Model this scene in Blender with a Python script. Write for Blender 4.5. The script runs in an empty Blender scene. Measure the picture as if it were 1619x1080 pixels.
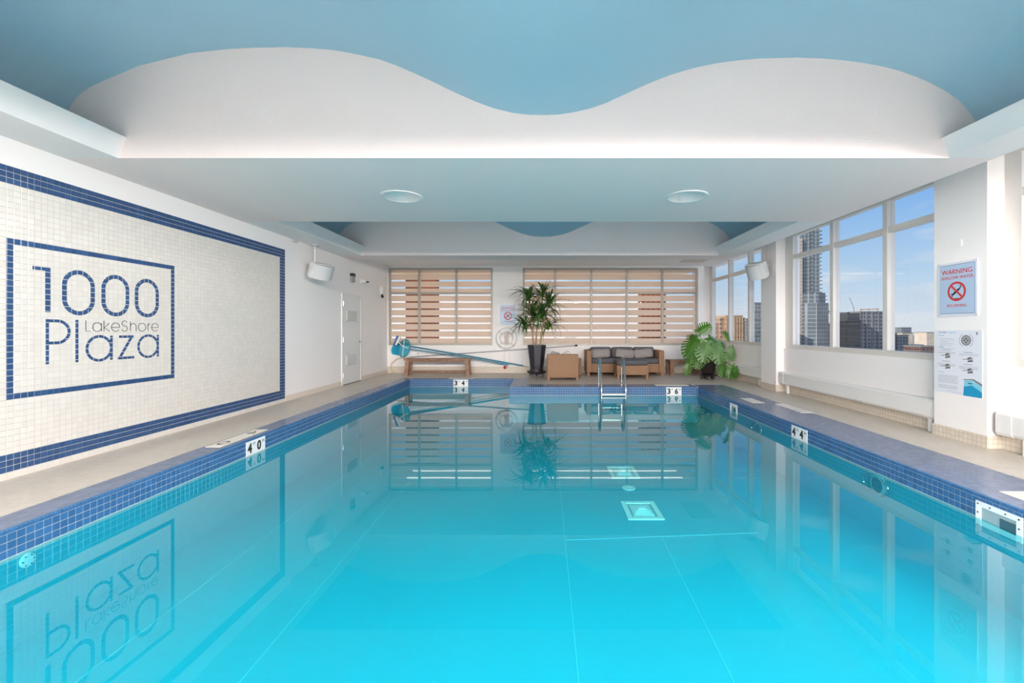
import bpy, bmesh, math, random
from mathutils import Vector, Matrix
R = math.radians
random.seed(7)
scene = bpy.context.scene
col = scene.collection

# ------------------------------------------------------------------ camera
F = 694.0                      # focal length in pixels of the 1619 px wide frame
HC = 1.30                      # eye height above the pool deck
cam = bpy.data.cameras.new('camera')
cam.sensor_width = 36.0
cam.lens = F / 1619 * 36
cam.shift_x = -(861 - 809.5) / 1619
cam.shift_y = -(540 - 520) / 1619
cam.clip_start = 0.05
cam.clip_end = 30000
camo = bpy.data.objects.new('camera', cam)
col.objects.link(camo)
camo.location = (0, 0, HC)
camo.rotation_euler = (R(90), 0, 0)
scene.camera = camo

# ------------------------------------------------------------------ world / sky
SKY = 0.6
world = bpy.data.worlds.new('sky')
scene.world = world
world.use_nodes = True
wn, wl = world.node_tree.nodes, world.node_tree.links
wn.clear()
wo = wn.new('ShaderNodeOutputWorld'); bg = wn.new('ShaderNodeBackground')
tc = wn.new('ShaderNodeTexCoord'); sep = wn.new('ShaderNodeSeparateXYZ')
ramp = wn.new('ShaderNodeValToRGB')
wl.new(tc.outputs['Generated'], sep.inputs[0]); wl.new(sep.outputs['Z'], ramp.inputs[0])
e = ramp.color_ramp.elements
e[0].position = 0.0; e[0].color = (0.84, 0.90, 0.98, 1)
e[1].position = 0.40; e[1].color = (0.16, 0.42, 0.95, 1)
x_ = ramp.color_ramp.elements.new(0.10); x_.color = (0.56, 0.77, 1.0, 1)
x_ = ramp.color_ramp.elements.new(0.24); x_.color = (0.26, 0.54, 1.0, 1)
mp = wn.new('ShaderNodeMapping'); mp.inputs['Scale'].default_value = (3, 3, 14)
nz = wn.new('ShaderNodeTexNoise'); nz.inputs['Scale'].default_value = 2.2; nz.inputs['Detail'].default_value = 7
cr = wn.new('ShaderNodeValToRGB'); cr.color_ramp.elements[0].position = 0.52; cr.color_ramp.elements[1].position = 0.85
mx = wn.new('ShaderNodeMixRGB'); mx.inputs[2].default_value = (0.95, 0.96, 1.0, 1)
wl.new(tc.outputs['Generated'], mp.inputs[0]); wl.new(mp.outputs[0], nz.inputs[0]); wl.new(nz.outputs[0], cr.inputs[0])
wl.new(cr.outputs[0], mx.inputs[0]); wl.new(ramp.outputs[0], mx.inputs[1]); wl.new(mx.outputs[0], bg.inputs[0])
bg.inputs[1].default_value = SKY
wl.new(bg.outputs[0], wo.inputs[0])

# ------------------------------------------------------------------ sun (behind the building, lights the city)
sd = bpy.data.lights.new('sun', 'SUN'); sd.energy = 3.6; sd.angle = R(0.6); sd.color = (1, 0.94, 0.86)
so = bpy.data.objects.new('sun', sd); col.objects.link(so)
so.rotation_euler = Vector((0.80, 0.28, -0.52)).to_track_quat('-Z', 'Y').to_euler()

# ------------------------------------------------------------------ fill lights added out of view, standing in for window light
def fill_light(name, loc, face, w, h, watts, c):
    d = bpy.data.lights.new(name, 'AREA'); d.shape = 'RECTANGLE'; d.size = w; d.size_y = h; d.energy = watts; d.color = c
    o = bpy.data.objects.new(name, d); col.objects.link(o); o.location = loc; o.rotation_euler = Vector(face).to_track_quat('-Z', 'Y').to_euler()
fill_light('near_end_fill', (0.0, -3.85, 3.10), (0, 1, .06), 7.4, .36, 860, (1.0, 0.91, 0.85))  # added light strip, high behind the camera, to brighten the room
fill_light('side_bay_fill', (4.93, -1.65, 2.82), (-1, 0.75, -.05), 3.0, .22, 430, (1.0, 0.91, 0.85))  # added light strip inside the unseen bay, to brighten the mural wall

# ------------------------------------------------------------------ exposure
scene.view_settings.view_transform = 'Standard'
scene.view_settings.look = 'None'
scene.view_settings.gamma = 1.0
scene.view_settings.use_curve_mapping = False
scene.view_settings.exposure = 0.57

# ================================================================== materials
def srgb(r, g, b):
    f = lambda c: c / 12.92 if c <= 0.04045 else ((c + 0.055) / 1.055) ** 2.4
    return (f(r / 255), f(g / 255), f(b / 255), 1)

MATS = {}
def mat(name, base, rough=0.6, metal=0.0, bump=None, var=None, island=None, spec=0.5, brick=None, wave=None, sheen=0):
    """base colour + optional: bump=(scale,strength), var=(scale,amount) noise tint, island=amount per-piece tint,
    brick=(w,h,mortar,mortar_colour,vec) grid pattern, wave=(scale,colour2)"""
    m = bpy.data.materials.new(name); m.use_nodes = True
    n, l = m.node_tree.nodes, m.node_tree.links
    p = n['Principled BSDF']
    p.inputs['Roughness'].default_value = rough; p.inputs['Metallic'].default_value = metal
    p.inputs['Specular IOR Level'].default_value = spec
    p.inputs['Base Color'].default_value = base
    src = None
    g = n.new('ShaderNodeNewGeometry')
    if brick:
        w, h, mo, mc, sw = brick
        b = n.new('ShaderNodeTexBrick'); b.offset = 0; b.squash = 1
        b.inputs['Scale'].default_value = 1; b.inputs['Brick Width'].default_value = w; b.inputs['Row Height'].default_value = h
        b.inputs['Mortar Size'].default_value = mo; b.inputs['Mortar Smooth'].default_value = 0.2; b.inputs['Bias'].default_value = 0
        b.inputs['Color1'].default_value = base
        b.inputs['Color2'].default_value = tuple(c * 0.9 for c in base[:3]) + (1,)
        b.inputs['Mortar'].default_value = mc
        s = n.new('ShaderNodeSeparateXYZ'); c = n.new('ShaderNodeCombineXYZ'); l.new(g.outputs['Position'], s.inputs[0])
        if sw == 'x+y':
            ad = n.new('ShaderNodeMath'); l.new(s.outputs['X'], ad.inputs[0]); l.new(s.outputs['Y'], ad.inputs[1]); l.new(ad.outputs[0], c.inputs[0])
            l.new(s.outputs['Z'], c.inputs[1])
        else:
            l.new(s.outputs[sw[0].upper()], c.inputs[0]); l.new(s.outputs[sw[1].upper()], c.inputs[1])
        l.new(c.outputs[0], b.inputs['Vector']); src = b.outputs['Color']
    if wave:
        w = n.new('ShaderNodeTexWave'); w.inputs['Scale'].default_value = wave[0]; w.inputs['Distortion'].default_value = wave[2] if len(wave) > 2 else 4
        w.inputs['Detail'].default_value = 3
        if len(wave) > 3: w.bands_direction = wave[3]
        t = n.new('ShaderNodeTexCoord'); l.new(t.outputs['Object'], w.inputs[0])
        x = n.new('ShaderNodeMixRGB'); x.inputs[1].default_value = base; x.inputs[2].default_value = wave[1]; l.new(w.outputs['Fac'], x.inputs[0]); src = x.outputs[0]
    if var:
        t = n.new('ShaderNodeTexNoise'); t.inputs['Scale'].default_value = var[0]; t.inputs['Detail'].default_value = 5
        l.new(g.outputs['Position'], t.inputs[0])
        mr = n.new('ShaderNodeMapRange'); mr.inputs[1].default_value = 0.3; mr.inputs[2].default_value = 0.7
        mr.inputs[3].default_value = 1 - var[1]; mr.inputs[4].default_value = 1 + var[1]
        l.new(t.outputs[0], mr.inputs[0])
        x = n.new('ShaderNodeMixRGB'); x.blend_type = 'MULTIPLY'; x.inputs[0].default_value = 1; x.inputs[1].default_value = base
        if src: l.new(src, x.inputs[1])
        l.new(mr.outputs[0], x.inputs[2]); src = x.outputs[0]
    if island:
        o = n.new('ShaderNodeObjectInfo'); a = n.new('ShaderNodeMath'); a.operation = 'ADD'
        fr = n.new('ShaderNodeMath'); fr.operation = 'FRACT'
        l.new(g.outputs['Random Per Island'], a.inputs[0]); l.new(o.outputs['Random'], a.inputs[1]); l.new(a.outputs[0], fr.inputs[0])
        mr = n.new('ShaderNodeMapRange'); mr.inputs[3].default_value = 1 - island; mr.inputs[4].default_value = 1 + island
        l.new(fr.outputs[0], mr.inputs[0])
        x = n.new('ShaderNodeMixRGB'); x.blend_type = 'MULTIPLY'; x.inputs[0].default_value = 1; x.inputs[1].default_value = base
        if src: l.new(src, x.inputs[1])
        l.new(mr.outputs[0], x.inputs[2]); src = x.outputs[0]
    if src: l.new(src, p.inputs['Base Color'])
    if bump:
        t = n.new('ShaderNodeTexNoise'); t.inputs['Scale'].default_value = bump[0]; t.inputs['Detail'].default_value = 4
        l.new(g.outputs['Position'], t.inputs[0])
        bp = n.new('ShaderNodeBump'); bp.inputs['Strength'].default_value = bump[1]; bp.inputs['Distance'].default_value = bump[2] if len(bump) > 2 else 0.01
        l.new(t.outputs[0], bp.inputs['Height']); l.new(bp.outputs[0], p.inputs['Normal'])
    if sheen: p.inputs['Sheen Weight'].default_value = sheen
    MATS[name] = m
    return m

def clear_mat(name, tint, ior, rough=0.0, bump=None, boost=1.0, bias=0.0):
    """a clear surface: what lies behind it, tinted, plus a mirror reflection by the angle of view"""
    m = bpy.data.materials.new(name); m.use_nodes = True
    n, l = m.node_tree.nodes, m.node_tree.links; n.clear()
    o = n.new('ShaderNodeOutputMaterial'); mix = n.new('ShaderNodeMixShader'); t = n.new('ShaderNodeBsdfTransparent'); g = n.new('ShaderNodeBsdfGlossy'); f = n.new('ShaderNodeFresnel')
    t.inputs[0].default_value = tint; g.inputs['Roughness'].default_value = rough; 
    bf = n.new('ShaderNodeNewGeometry'); mr = n.new('ShaderNodeMapRange'); mr.inputs[3].default_value = ior; mr.inputs[4].default_value = 1 / ior
    l.new(bf.outputs['Backfacing'], mr.inputs[0]); l.new(mr.outputs[0], f.inputs[0])     # same index from either side of a thin sheet
    fo = f.outputs[0]
    if boost != 1:
        mu = n.new('ShaderNodeMath'); mu.operation = 'MULTIPLY_ADD'; mu.use_clamp = True; mu.inputs[1].default_value = boost; mu.inputs[2].default_value = bias
        l.new(fo, mu.inputs[0]); fo = mu.outputs[0]
    l.new(fo, mix.inputs[0]); l.new(t.outputs[0], mix.inputs[1]); l.new(g.outputs[0], mix.inputs[2]); l.new(mix.outputs[0], o.inputs[0])
    if bump:
        ge = n.new('ShaderNodeNewGeometry'); mpn = n.new('ShaderNodeMapping'); mpn.inputs['Scale'].default_value = (1, 0.45, 1)
        tx = n.new('ShaderNodeTexNoise'); tx.inputs['Scale'].default_value = bump[0]; tx.inputs['Detail'].default_value = 2
        l.new(ge.outputs['Position'], mpn.inputs[0]); l.new(mpn.outputs[0], tx.inputs[0])
        b = n.new('ShaderNodeBump'); b.inputs['Strength'].default_value = bump[1]; b.inputs['Distance'].default_value = 0.01
        l.new(tx.outputs[0], b.inputs['Height']); l.new(b.outputs[0], g.inputs['Normal']); l.new(b.outputs[0], f.inputs['Normal'])
    MATS[name] = m
    return m

def film_mat(name, colr, trans):
    m = bpy.data.materials.new(name); m.use_nodes = True
    n, l = m.node_tree.nodes, m.node_tree.links; n.clear()
    o = n.new('ShaderNodeOutputMaterial'); mix = n.new('ShaderNodeMixShader'); d = n.new('ShaderNodeBsdfDiffuse'); t = n.new('ShaderNodeBsdfTranslucent')
    d.inputs[0].default_value = colr; t.inputs[0].default_value = colr; mix.inputs[0].default_value = trans
    l.new(d.outputs[0], mix.inputs[1]); l.new(t.outputs[0], mix.inputs[2]); l.new(mix.outputs[0], o.inputs[0])
    MATS[name] = m
    return m

def leaf_mat(name, c1, c2):
    m = mat(name, c1, 0.4, island=0.35)
    n, l = m.node_tree.nodes, m.node_tree.links
    p = n['Principled BSDF']; t = n.new('ShaderNodeBsdfTranslucent'); t.inputs[0].default_value = c2
    mix = n.new('ShaderNodeMixShader'); mix.inputs[0].default_value = 0.25
    l.new(p.outputs[0], mix.inputs[1]); l.new(t.outputs[0], mix.inputs[2]); l.new(mix.outputs[0], n['Material Output'].inputs[0])
    return m

PLASTER = mat('plaster', (0.90, 0.87, 0.86, 1), 0.85, bump=(140, 0.25, 0.006))
STUCCO = mat('stucco', (0.93, 0.82, 0.795, 1), 0.9, bump=(90, 0.45, 0.008))
VAULT = mat('vault_blue', srgb(164, 200, 218), 0.9, bump=(90, 0.35, 0.008))
CREAM = mat('cream_tile', srgb(220, 215, 209), 0.22, island=0.035, spec=0.35)
BLUE = mat('blue_tile', srgb(50, 82, 126), 0.25, island=0.13)
POOLBLUE = mat('pool_tile', srgb(56, 102, 148), 0.18, island=0.12, spec=0.3)
POOLTOP_SHEEN = mat('pool_top_tile_sheen', srgb(100, 114, 142), 0.26, island=0.10, spec=0.9)  # greyer copy of the face tile; grazing ceiling reflections put into its colour
GROUT = mat('grout', srgb(196, 196, 196), 0.9)
GREYINK = mat('grey_ink', srgb(88, 88, 92), 0.7)
DECK = mat('deck_tile', srgb(206, 197, 185), 0.4, brick=(0.052, 0.052, 0.0028, srgb(190, 180, 166), 'xy'), var=(1.3, 0.05))
BASETILE = mat('base_tile', srgb(222, 211, 196), 0.4, brick=(0.052, 0.052, 0.003, srgb(185, 174, 158), 'x+y'))
LINER = mat('pool_liner', (0.010, 0.41, 0.51, 1), 0.7, var=(0.6, 0.03))
SEAM = mat('liner_seam', (0.06, 0.54, 0.63, 1), 0.6)
WATER = clear_mat('water', (0.5, 0.96, 1.0, 1), 1.36, 0.0, bump=(2.2, 0.03), boost=1.5, bias=-0.03)
GLASS = clear_mat('window_glass', (0.97, 0.98, 0.98, 1), 1.22)
FILM = film_mat('frosted_film', srgb(242, 228, 216), 0.58)
FRAME = mat('window_frame_metal', srgb(172, 168, 160), 0.45, 0.2)
FRAMEW = mat('window_frame_light', srgb(225, 219, 213), 0.45, 0.1)
WHITE = mat('white_paint', (0.80, 0.80, 0.79, 1), 0.5)
WHITEP = mat('white_plastic', (0.78, 0.78, 0.77, 1), 0.4)
GREYP = mat('grey_grille', (0.62, 0.62, 0.63, 1), 0.7)
DARK = mat('dark_metal', (0.02, 0.02, 0.022, 1), 0.4)
BLACK = mat('black_ink', (0.012, 0.012, 0.014, 1), 0.6)
STEEL = mat('stainless_steel', (0.72, 0.70, 0.67, 1), 0.16, 1.0)
CHROME = mat('brushed_metal', (0.55, 0.55, 0.55, 1), 0.3, 1.0)
WOOD = mat('brown_wood', srgb(160, 126, 104), 0.6, wave=(9, srgb(134, 102, 82), 5, 'Y'))
WICKER = mat('wicker', srgb(176, 138, 104), 0.7, brick=(0.035, 0.014, 0.0028, srgb(112, 82, 60), 'x+y'), bump=(220, 0.4, 0.004))
CUSHION = mat('grey_cushion', srgb(92, 92, 98), 0.95, bump=(400, 0.2, 0.002))
PILLOW = mat('striped_pillow', srgb(190, 184, 180), 0.95, wave=(11, srgb(105, 98, 98), 6, 'Z'))
POTB = mat('charcoal_pot', srgb(46, 46, 54), 0.35)
SOIL = mat('soil', srgb(120, 95, 75), 1.0, var=(40, 0.4))
TRUNK = mat('cane_bark', srgb(170, 140, 112), 0.9, bump=(60, 0.5))
DLEAF = leaf_mat('dracaena_leaf', srgb(80, 118, 52), srgb(130, 170, 60))
DLEAF2 = leaf_mat('dracaena_leaf_dark', srgb(46, 84, 42), srgb(90, 140, 50))
MLEAF = leaf_mat('monstera_leaf', srgb(66, 116, 36), srgb(130, 190, 50))
MLEAF2 = leaf_mat('monstera_leaf_pale', srgb(112, 150, 92), srgb(130, 185, 80))
STEM = mat('green_stem', srgb(110, 120, 70), 0.6)
TEAL = mat('teal_paint', srgb(18, 128, 160), 0.4)
NETM = clear_mat('net_mesh', (0.25, 0.72, 0.85, 1), 1.3)
GREYPOLE = mat('grey_pole', srgb(160, 162, 166), 0.35, 0.6)
HOSE = mat('cream_hose', srgb(214, 196, 160), 0.5)
RED = mat('sign_red', srgb(206, 56, 60), 0.5)
SIGNBLUE = mat('sign_blue', srgb(176, 199, 224), 0.3)
SIGNW = mat('sign_border', srgb(222, 226, 238), 0.3)
NAVY = mat('sign_navy', srgb(60, 80, 130), 0.5)
PAPER = mat('poster_paper', srgb(226, 229, 238), 0.35)
INK = mat('poster_ink', srgb(165, 168, 178), 0.6)
SKYINK = mat('poster_cyan', srgb(70, 165, 215), 0.5)
POSTB = mat('poster_water', srgb(30, 150, 195), 0.4)
POSTB2 = mat('poster_water_pale', srgb(130, 205, 228), 0.4)
POSTG = mat('poster_grey', srgb(120, 122, 128), 0.5)
MARK = mat('marker_white', srgb(236, 236, 236), 0.3)
PLATE = mat('deck_plate', srgb(228, 222, 212), 0.4)
REDB = mat('red_float', srgb(190, 30, 40), 0.3)
ROPE = mat('rope', srgb(226, 216, 210), 0.9)
PEACH = mat('terrace_paint', srgb(244, 222, 192), 0.9)
BROWN = mat('brown_panel', srgb(120, 66, 44), 0.7)
TERR = mat('terrace_floor', srgb(205, 195, 182), 0.8)
FIT = mat('fitting_white', (0.62, 0.80, 0.80, 1), 0.4)
FITD = mat('fitting_dark', (0.22, 0.50, 0.52, 1), 0.5)
JETD = mat('jet_dark', (0.05, 0.25, 0.30, 1), 0.4)

# ================================================================== helpers
class B:
    """collects shapes; build() links them as one mesh object"""
    def __init__(s): s.v = []; s.f = []
    def add(s, vs, fs):
        k = len(s.v); s.v += [tuple(p) for p in vs]; s.f += [tuple(i + k for i in f) for f in fs]; return s
    def box(s, x0, x1, y0, y1, z0, z1):
        return s.add([(x, y, z) for z in (z0, z1) for y in (y0, y1) for x in (x0, x1)],
                     [(0, 2, 3, 1), (4, 5, 7, 6), (0, 1, 5, 4), (2, 6, 7, 3), (0, 4, 6, 2), (1, 3, 7, 5)])
    def mbox(s, M, dx, dy, dz):
        return s.add([M @ Vector((x * dx / 2, y * dy / 2, z * dz / 2)) for z in (-1, 1) for y in (-1, 1) for x in (-1, 1)],
                     [(0, 2, 3, 1), (4, 5, 7, 6), (0, 1, 5, 4), (2, 6, 7, 3), (0, 4, 6, 2), (1, 3, 7, 5)])
    def bar(s, a, b, w, h=None):
        a, b = Vector(a), Vector(b); d = b - a
        M = d.to_track_quat('X', 'Z').to_matrix().to_4x4(); M.translation = (a + b) / 2
        return s.mbox(M, d.length, w, h or w)
    def rbox(s, x0, x1, y0, y1, z0, z1, r=0.03, seg=3, M=None):
        bm = bmesh.new(); bmesh.ops.create_cube(bm, size=1)
        for v in bm.verts: v.co = Vector(((x0 + x1) / 2 + v.co.x * (x1 - x0), (y0 + y1) / 2 + v.co.y * (y1 - y0), (z0 + z1) / 2 + v.co.z * (z1 - z0)))
        bmesh.ops.bevel(bm, geom=bm.edges[:], offset=r, segments=seg, profile=0.5, affect='EDGES')
        s.bm(bm, M); return s
    def bm(s, bm, M=None):
        bm.verts.index_update()
        s.add([(M @ v.co) if M else v.co for v in bm.verts], [[v.index for v in f.verts] for f in bm.faces]); bm.free()
    def tube(s, pts, r, n=8, closed=False, caps=True):
        P = [Vector(p) for p in pts]; m = len(P); vs = []; up = None
        rr = r if isinstance(r, (list, tuple)) else [r] * m
        for i, p in enumerate(P):
            if closed: d = P[(i + 1) % m] - P[i - 1]
            else: d = P[min(i + 1, m - 1)] - P[max(i - 1, 0)]
            d.normalize()
            if up is None: up = Vector((0, 0, 1)) if abs(d.z) < 0.9 else Vector((1, 0, 0))
            a = d.cross(up)
            if a.length < 1e-4: a = d.orthogonal()
            a.normalize(); b = a.cross(d).normalized(); up = b
            for k in range(n):
                t = 2 * math.pi * k / n; vs.append(p + (a * math.cos(t) + b * math.sin(t)) * rr[i])
        fs = []
        for i in range(m if closed else m - 1):
            j = (i + 1) % m
            for k in range(n): fs.append((i * n + k, i * n + (k + 1) % n, j * n + (k + 1) % n, j * n + k))
        if not closed and caps: fs += [tuple(range(n - 1, -1, -1)), tuple((m - 1) * n + k for k in range(n))]
        return s.add(vs, fs)
    def lathe(s, prof, n=24, M=None, cap=True, phase=0.0):
        vs = []; fs = []
        for r, z in prof:
            for k in range(n):
                t = 2 * math.pi * k / n + phase; v = Vector((r * math.cos(t), r * math.sin(t), z)); vs.append(M @ v if M else v)
        for i in range(len(prof) - 1):
            for k in range(n): fs.append((i * n + k, i * n + (k + 1) % n, (i + 1) * n + (k + 1) % n, (i + 1) * n + k))
        if cap: fs += [tuple(range(n - 1, -1, -1)), tuple((len(prof) - 1) * n + k for k in range(n))]
        return s.add(vs, fs)
    def prism(s, poly, a, b):
        """poly: list of 3-vectors, swept from offset a to offset b"""
        n = len(poly); a, b = Vector(a), Vector(b)
        vs = [Vector(p) + a for p in poly] + [Vector(p) + b for p in poly]
        return s.add(vs, [tuple(range(n - 1, -1, -1)), tuple(range(n, 2 * n))] + [(i, (i + 1) % n, n + (i + 1) % n, n + i) for i in range(n)])
    def build(s, name, m, parent=None, smooth=False, origin=None):
        me = bpy.data.meshes.new(name)
        if origin is None:
            xs, ys, zs = zip(*s.v); origin = ((min(xs) + max(xs)) / 2, (min(ys) + max(ys)) / 2, min(zs))
        o_ = Vector(origin)
        me.from_pydata([tuple(Vector(p) - o_) for p in s.v], [], s.f)
        me.materials.append(m); me.update()
        if smooth:
            for p in me.polygons: p.use_smooth = True
            try: me.set_sharp_from_angle(angle=R(40))
            except Exception: pass
        ob = bpy.data.objects.new(name, me); col.objects.link(ob)
        ob.location = o_
        if parent is not None: adopt(ob, parent)
        return ob

def wmat(o):
    M = o.matrix_basis.copy()
    if o.parent is not None: M = wmat(o.parent) @ o.matrix_parent_inverse @ M
    return M
def adopt(ch, parent):
    ch.parent = parent; ch.matrix_parent_inverse = wmat(parent).inverted()

def tag(o, label=None, cat=None, group=None, kind=None):
    if label: o['label'] = label
    if cat: o['category'] = cat
    if group: o['group'] = group
    if kind: o['kind'] = kind
    return o
def thing(name, label, cat, loc=(0, 0, 0), group=None, kind=None):
    o = bpy.data.objects.new(name, None); col.objects.link(o); o.location = loc; o.empty_display_size = 0.1
    return tag(o, label, cat, group, kind)
def copy_tree(o, parent=None):
    c = o.copy(); col.objects.link(c)
    if parent is not None: c.parent = parent
    for ch in list(o.children): copy_tree(ch, c)
    return c

def frame_of(xa, ya, o):
    xa, ya = Vector(xa).normalized(), Vector(ya).normalized(); za = xa.cross(ya)
    M = Matrix((xa, ya, za)).transposed().to_4x4(); M.translation = Vector(o); return M

def text(name, s, size, M, m, parent, width=None, depth=0.0015, align='CENTER', bold=0.0, height=None):
    cu = bpy.data.curves.new(name, 'FONT'); cu.body = s; cu.size = size; cu.align_x = align; cu.align_y = 'CENTER'; cu.extrude = depth; cu.offset = bold
    cu.resolution_u = 3
    t = bpy.data.objects.new(name + '_curve', cu); col.objects.link(t)
    dg = bpy.context.evaluated_depsgraph_get(); me = bpy.data.meshes.new_from_object(t.evaluated_get(dg))
    bpy.data.objects.remove(t); me.name = name
    xs = [v.co.x for v in me.vertices]; ys = [v.co.y for v in me.vertices]
    sx = width / (max(xs) - min(xs)) if width else 1; sy = height / (max(ys) - min(ys)) if height else sx if width else 1
    cy = (max(ys) + min(ys)) / 2
    for v in me.vertices: v.co = Vector((v.co.x * sx, (v.co.y - cy) * sy, v.co.z))
    me.materials.clear(); me.materials.append(m)
    ob = bpy.data.objects.new(name, me); col.objects.link(ob); ob.matrix_basis = M
    if parent is not None: adopt(ob, parent)
    return ob

TILE_MESH = {}
def tiles(parent, m, O, U, V, N, cells, s, t, gap=0.004, single=(), name='tile'):
    """square tiles at integer cells (i,j) from origin O along U,V, standing t proud along N; those in `single` are objects"""
    O, U, V, N = Vector(O), Vector(U), Vector(V), Vector(N)
    g = gap / 2; single = set(single); b = B()
    key = (m.name, s, t, gap)
    if single and key not in TILE_MESH:
        q = B(); h = s / 2 - g; c = 0.0018
        q.add([(-h, -h, 0), (h, -h, 0), (h, h, 0), (-h, h, 0), (-h, -h, t - c), (h, -h, t - c), (h, h, t - c), (-h, h, t - c),
               (-h + c, -h + c, t), (h - c, -h + c, t), (h - c, h - c, t), (-h + c, h - c, t)],
              [(8, 9, 10, 11)] + [(a, (a + 1) % 4, 4 + (a + 1) % 4, 4 + a) for a in range(4)] + [(4 + a, 4 + (a + 1) % 4, 8 + (a + 1) % 4, 8 + a) for a in range(4)])
        me = bpy.data.meshes.new('tile'); me.from_pydata(q.v, [], q.f); me.materials.append(m); TILE_MESH[key] = me
    pinv = wmat(parent).inverted()
    zb = U.cross(V)
    for (i, j) in cells:
        if (i, j) in single:
            ob = bpy.data.objects.new(name, TILE_MESH[key]); col.objects.link(ob)
            M = Matrix((U, V if zb.dot(N) > 0 else -V, N)).transposed().to_4x4(); M.translation = O + U * (i + .5) * s + V * (j + .5) * s
            ob.matrix_basis = M; ob.parent = parent; ob.matrix_parent_inverse = pinv
        else:
            a0, a1 = i * s + g, (i + 1) * s - g; b0, b1 = j * s + g, (j + 1) * s - g
            P = [O + U * x + V * y for x, y in ((a0, b0), (a1, b0), (a1, b1), (a0, b1))]
            b.add(P + [p + N * t for p in P], [(4, 5, 6, 7), (0, 1, 5, 4), (1, 2, 6, 5), (2, 3, 7, 6), (3, 0, 4, 7)])
    if b.v:
        o = b.build(name + '_field', m, parent); o['kind'] = 'stuff'; return o

# ================================================================== dimensions
WL = -4.64            # left wall
D = 12.95             # far wall
PX = 4.81             # inner face of window piers
WX = 5.05             # window plane
YN = -4.0             # wall behind the photographer
ZS = 2.95             # flat ceiling
ZR = 3.16             # ceiling by the far wall
WZ = -0.19            # water level
PL, PR = -3.48, 3.43  # pool sides
PN = 0.5; PF1 = 11.35; PF2 = 9.85; PS = -0.79
S = 0.052             # tile pitch

# ================================================================== structure: floor
b = B()
for (x0, x1, y0, y1) in ((WL, -3.76, YN, 13.0), (4.14, WX, YN, 13.3), (-3.76, 4.14, YN, 0.2), (-3.76, -0.43, 11.65, 13.0), (-0.43, 4.14, 10.30, 13.3)):
    b.box(x0, x1, y0, y1, -0.25, 0)
floor = tag(b.build('floor', DECK), 'beige mosaic tiled pool deck', 'floor', kind='structure')

# ---- pool basin
b = B(); ZF = -0.80
b.box(PL - .3, PR + .3, PN - .3, PF1 + .3, ZF - .1, ZF)
b.box(PL - .3, PL, PN - .3, PF1 + .3, ZF, -0.215); b.box(PR, PR + .3, PN - .3, PF1 + .3, ZF, -0.215)
b.box(PL, PR, PN - .3, PN, ZF, -0.215); b.box(PL, PS, PF1, PF1 + .3, ZF, -0.215); b.box(PS, PR, PF2, PF1 + .3, ZF, -0.215)
basin = tag(b.build('pool_basin', LINER), 'cyan lined swimming pool basin', 'pool', kind='structure')
def seam(x0, y0, x1, y1, w=0.008):
    q = B(); q.bar((x0, y0, ZF + .001), (x1, y1, ZF + .001), w, 0.003); q.build('liner_seam', SEAM, basin)
seam(0.20, 0.6, 0.21, 9.8); seam(1.06, 0.6, 1.18, 4.42); seam(0.2, 4.36, 2.2, 4.52); seam(-1.78, 0.6, -1.94, 11.2); seam(-2.75, 0.6, -2.93, 11.2)

water = B()
water.add([(PL, PN, WZ), (PR, PN, WZ), (PR, PF2, WZ), (PS, PF2, WZ), (PS, PF1, WZ), (PL, PF1, WZ)], [(0, 1, 2, 3, 4, 5)])
tag(water.build('pool_water', WATER), 'calm clear turquoise water filling the swimming pool', 'water', kind='stuff')

# ---- tiled pool edge
def coping(name, label, boxes):
    q = B()
    for x0, x1, y0, y1 in boxes: q.box(x0, x1, y0, y1, -0.215, -0.004)
    return tag(q.build(name, GROUT), label, 'pool edge', kind='structure')
def cells(nu, nv): return [(i, j) for i in range(nu) for j in range(nv)]
def bullnose(parent, p0, U, N, n, s=S / 2):
    """small rounded edge tiles along U; N points to the pool"""
    p0, U, N = Vector(p0), Vector(U), Vector(N); q = B(); Z = Vector((0, 0, 1)); t = 0.004
    prof = [N * t - Z * .028, N * t - Z * .012, N * (t - .004) - Z * .003, N * (-.004) + Z * .0, -N * .028 + Z * .0, -N * .028 - Z * .02]
    for i in range(n):
        q.prism([p0 + v for v in prof], U * (i * s + .0015), U * ((i + 1) * s - .0015))
    o = q.build('edge_tile_row', POOLBLUE, parent); o['kind'] = 'stuff'

ny = int((PF1 - PN) / S)
c1 = coping('trim_1', 'blue mosaic pool edge running below the lettered tile wall', [(-3.76, PL, .2, 11.65)])
k0 = int((2.75 - PN) / S)
tiles(c1, POOLBLUE, (PL, PN, -.030), (0, 1, 0), (0, 0, -1), (1, 0, 0), cells(ny, 3), S, .004, single=[(i, j) for i in range(k0, k0 + 100) for j in range(3)])
tiles(c1, POOLTOP_SHEEN, (PL - .030, PN, -.004), (0, 1, 0), (-1, 0, 0), (0, 0, 1), cells(220, 5), .0505, .004)
bullnose(c1, (PL, PN, 0), (0, 1, 0), (1, 0, 0), ny * 2)
n2 = int((PF2 - PN) / S)
c2 = coping('trim_2', 'wide blue mosaic pool edge running below the big windows', [(PR, 4.14, .2, 10.30)])
k0 = int((3.05 - PN) / S)
tiles(c2, POOLBLUE, (PR, PN, -.030), (0, 1, 0), (0, 0, -1), (-1, 0, 0), cells(n2, 3), S, .004, single=[(i, j) for i in range(k0, k0 + 58) for j in range(3)])
k1 = int((3.15 - PN) / S)
tiles(c2, POOLTOP_SHEEN, (PR + .030, PN, -.004), (0, 1, 0), (1, 0, 0), (0, 0, 1), cells(n2 + 8, 13), S, .004, single=[(i, j) for i in range(k1, k1 + 21) for j in range(6)])
bullnose(c2, (PR, PN, 0), (0, 1, 0), (-1, 0, 0), n2 * 2)
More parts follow.
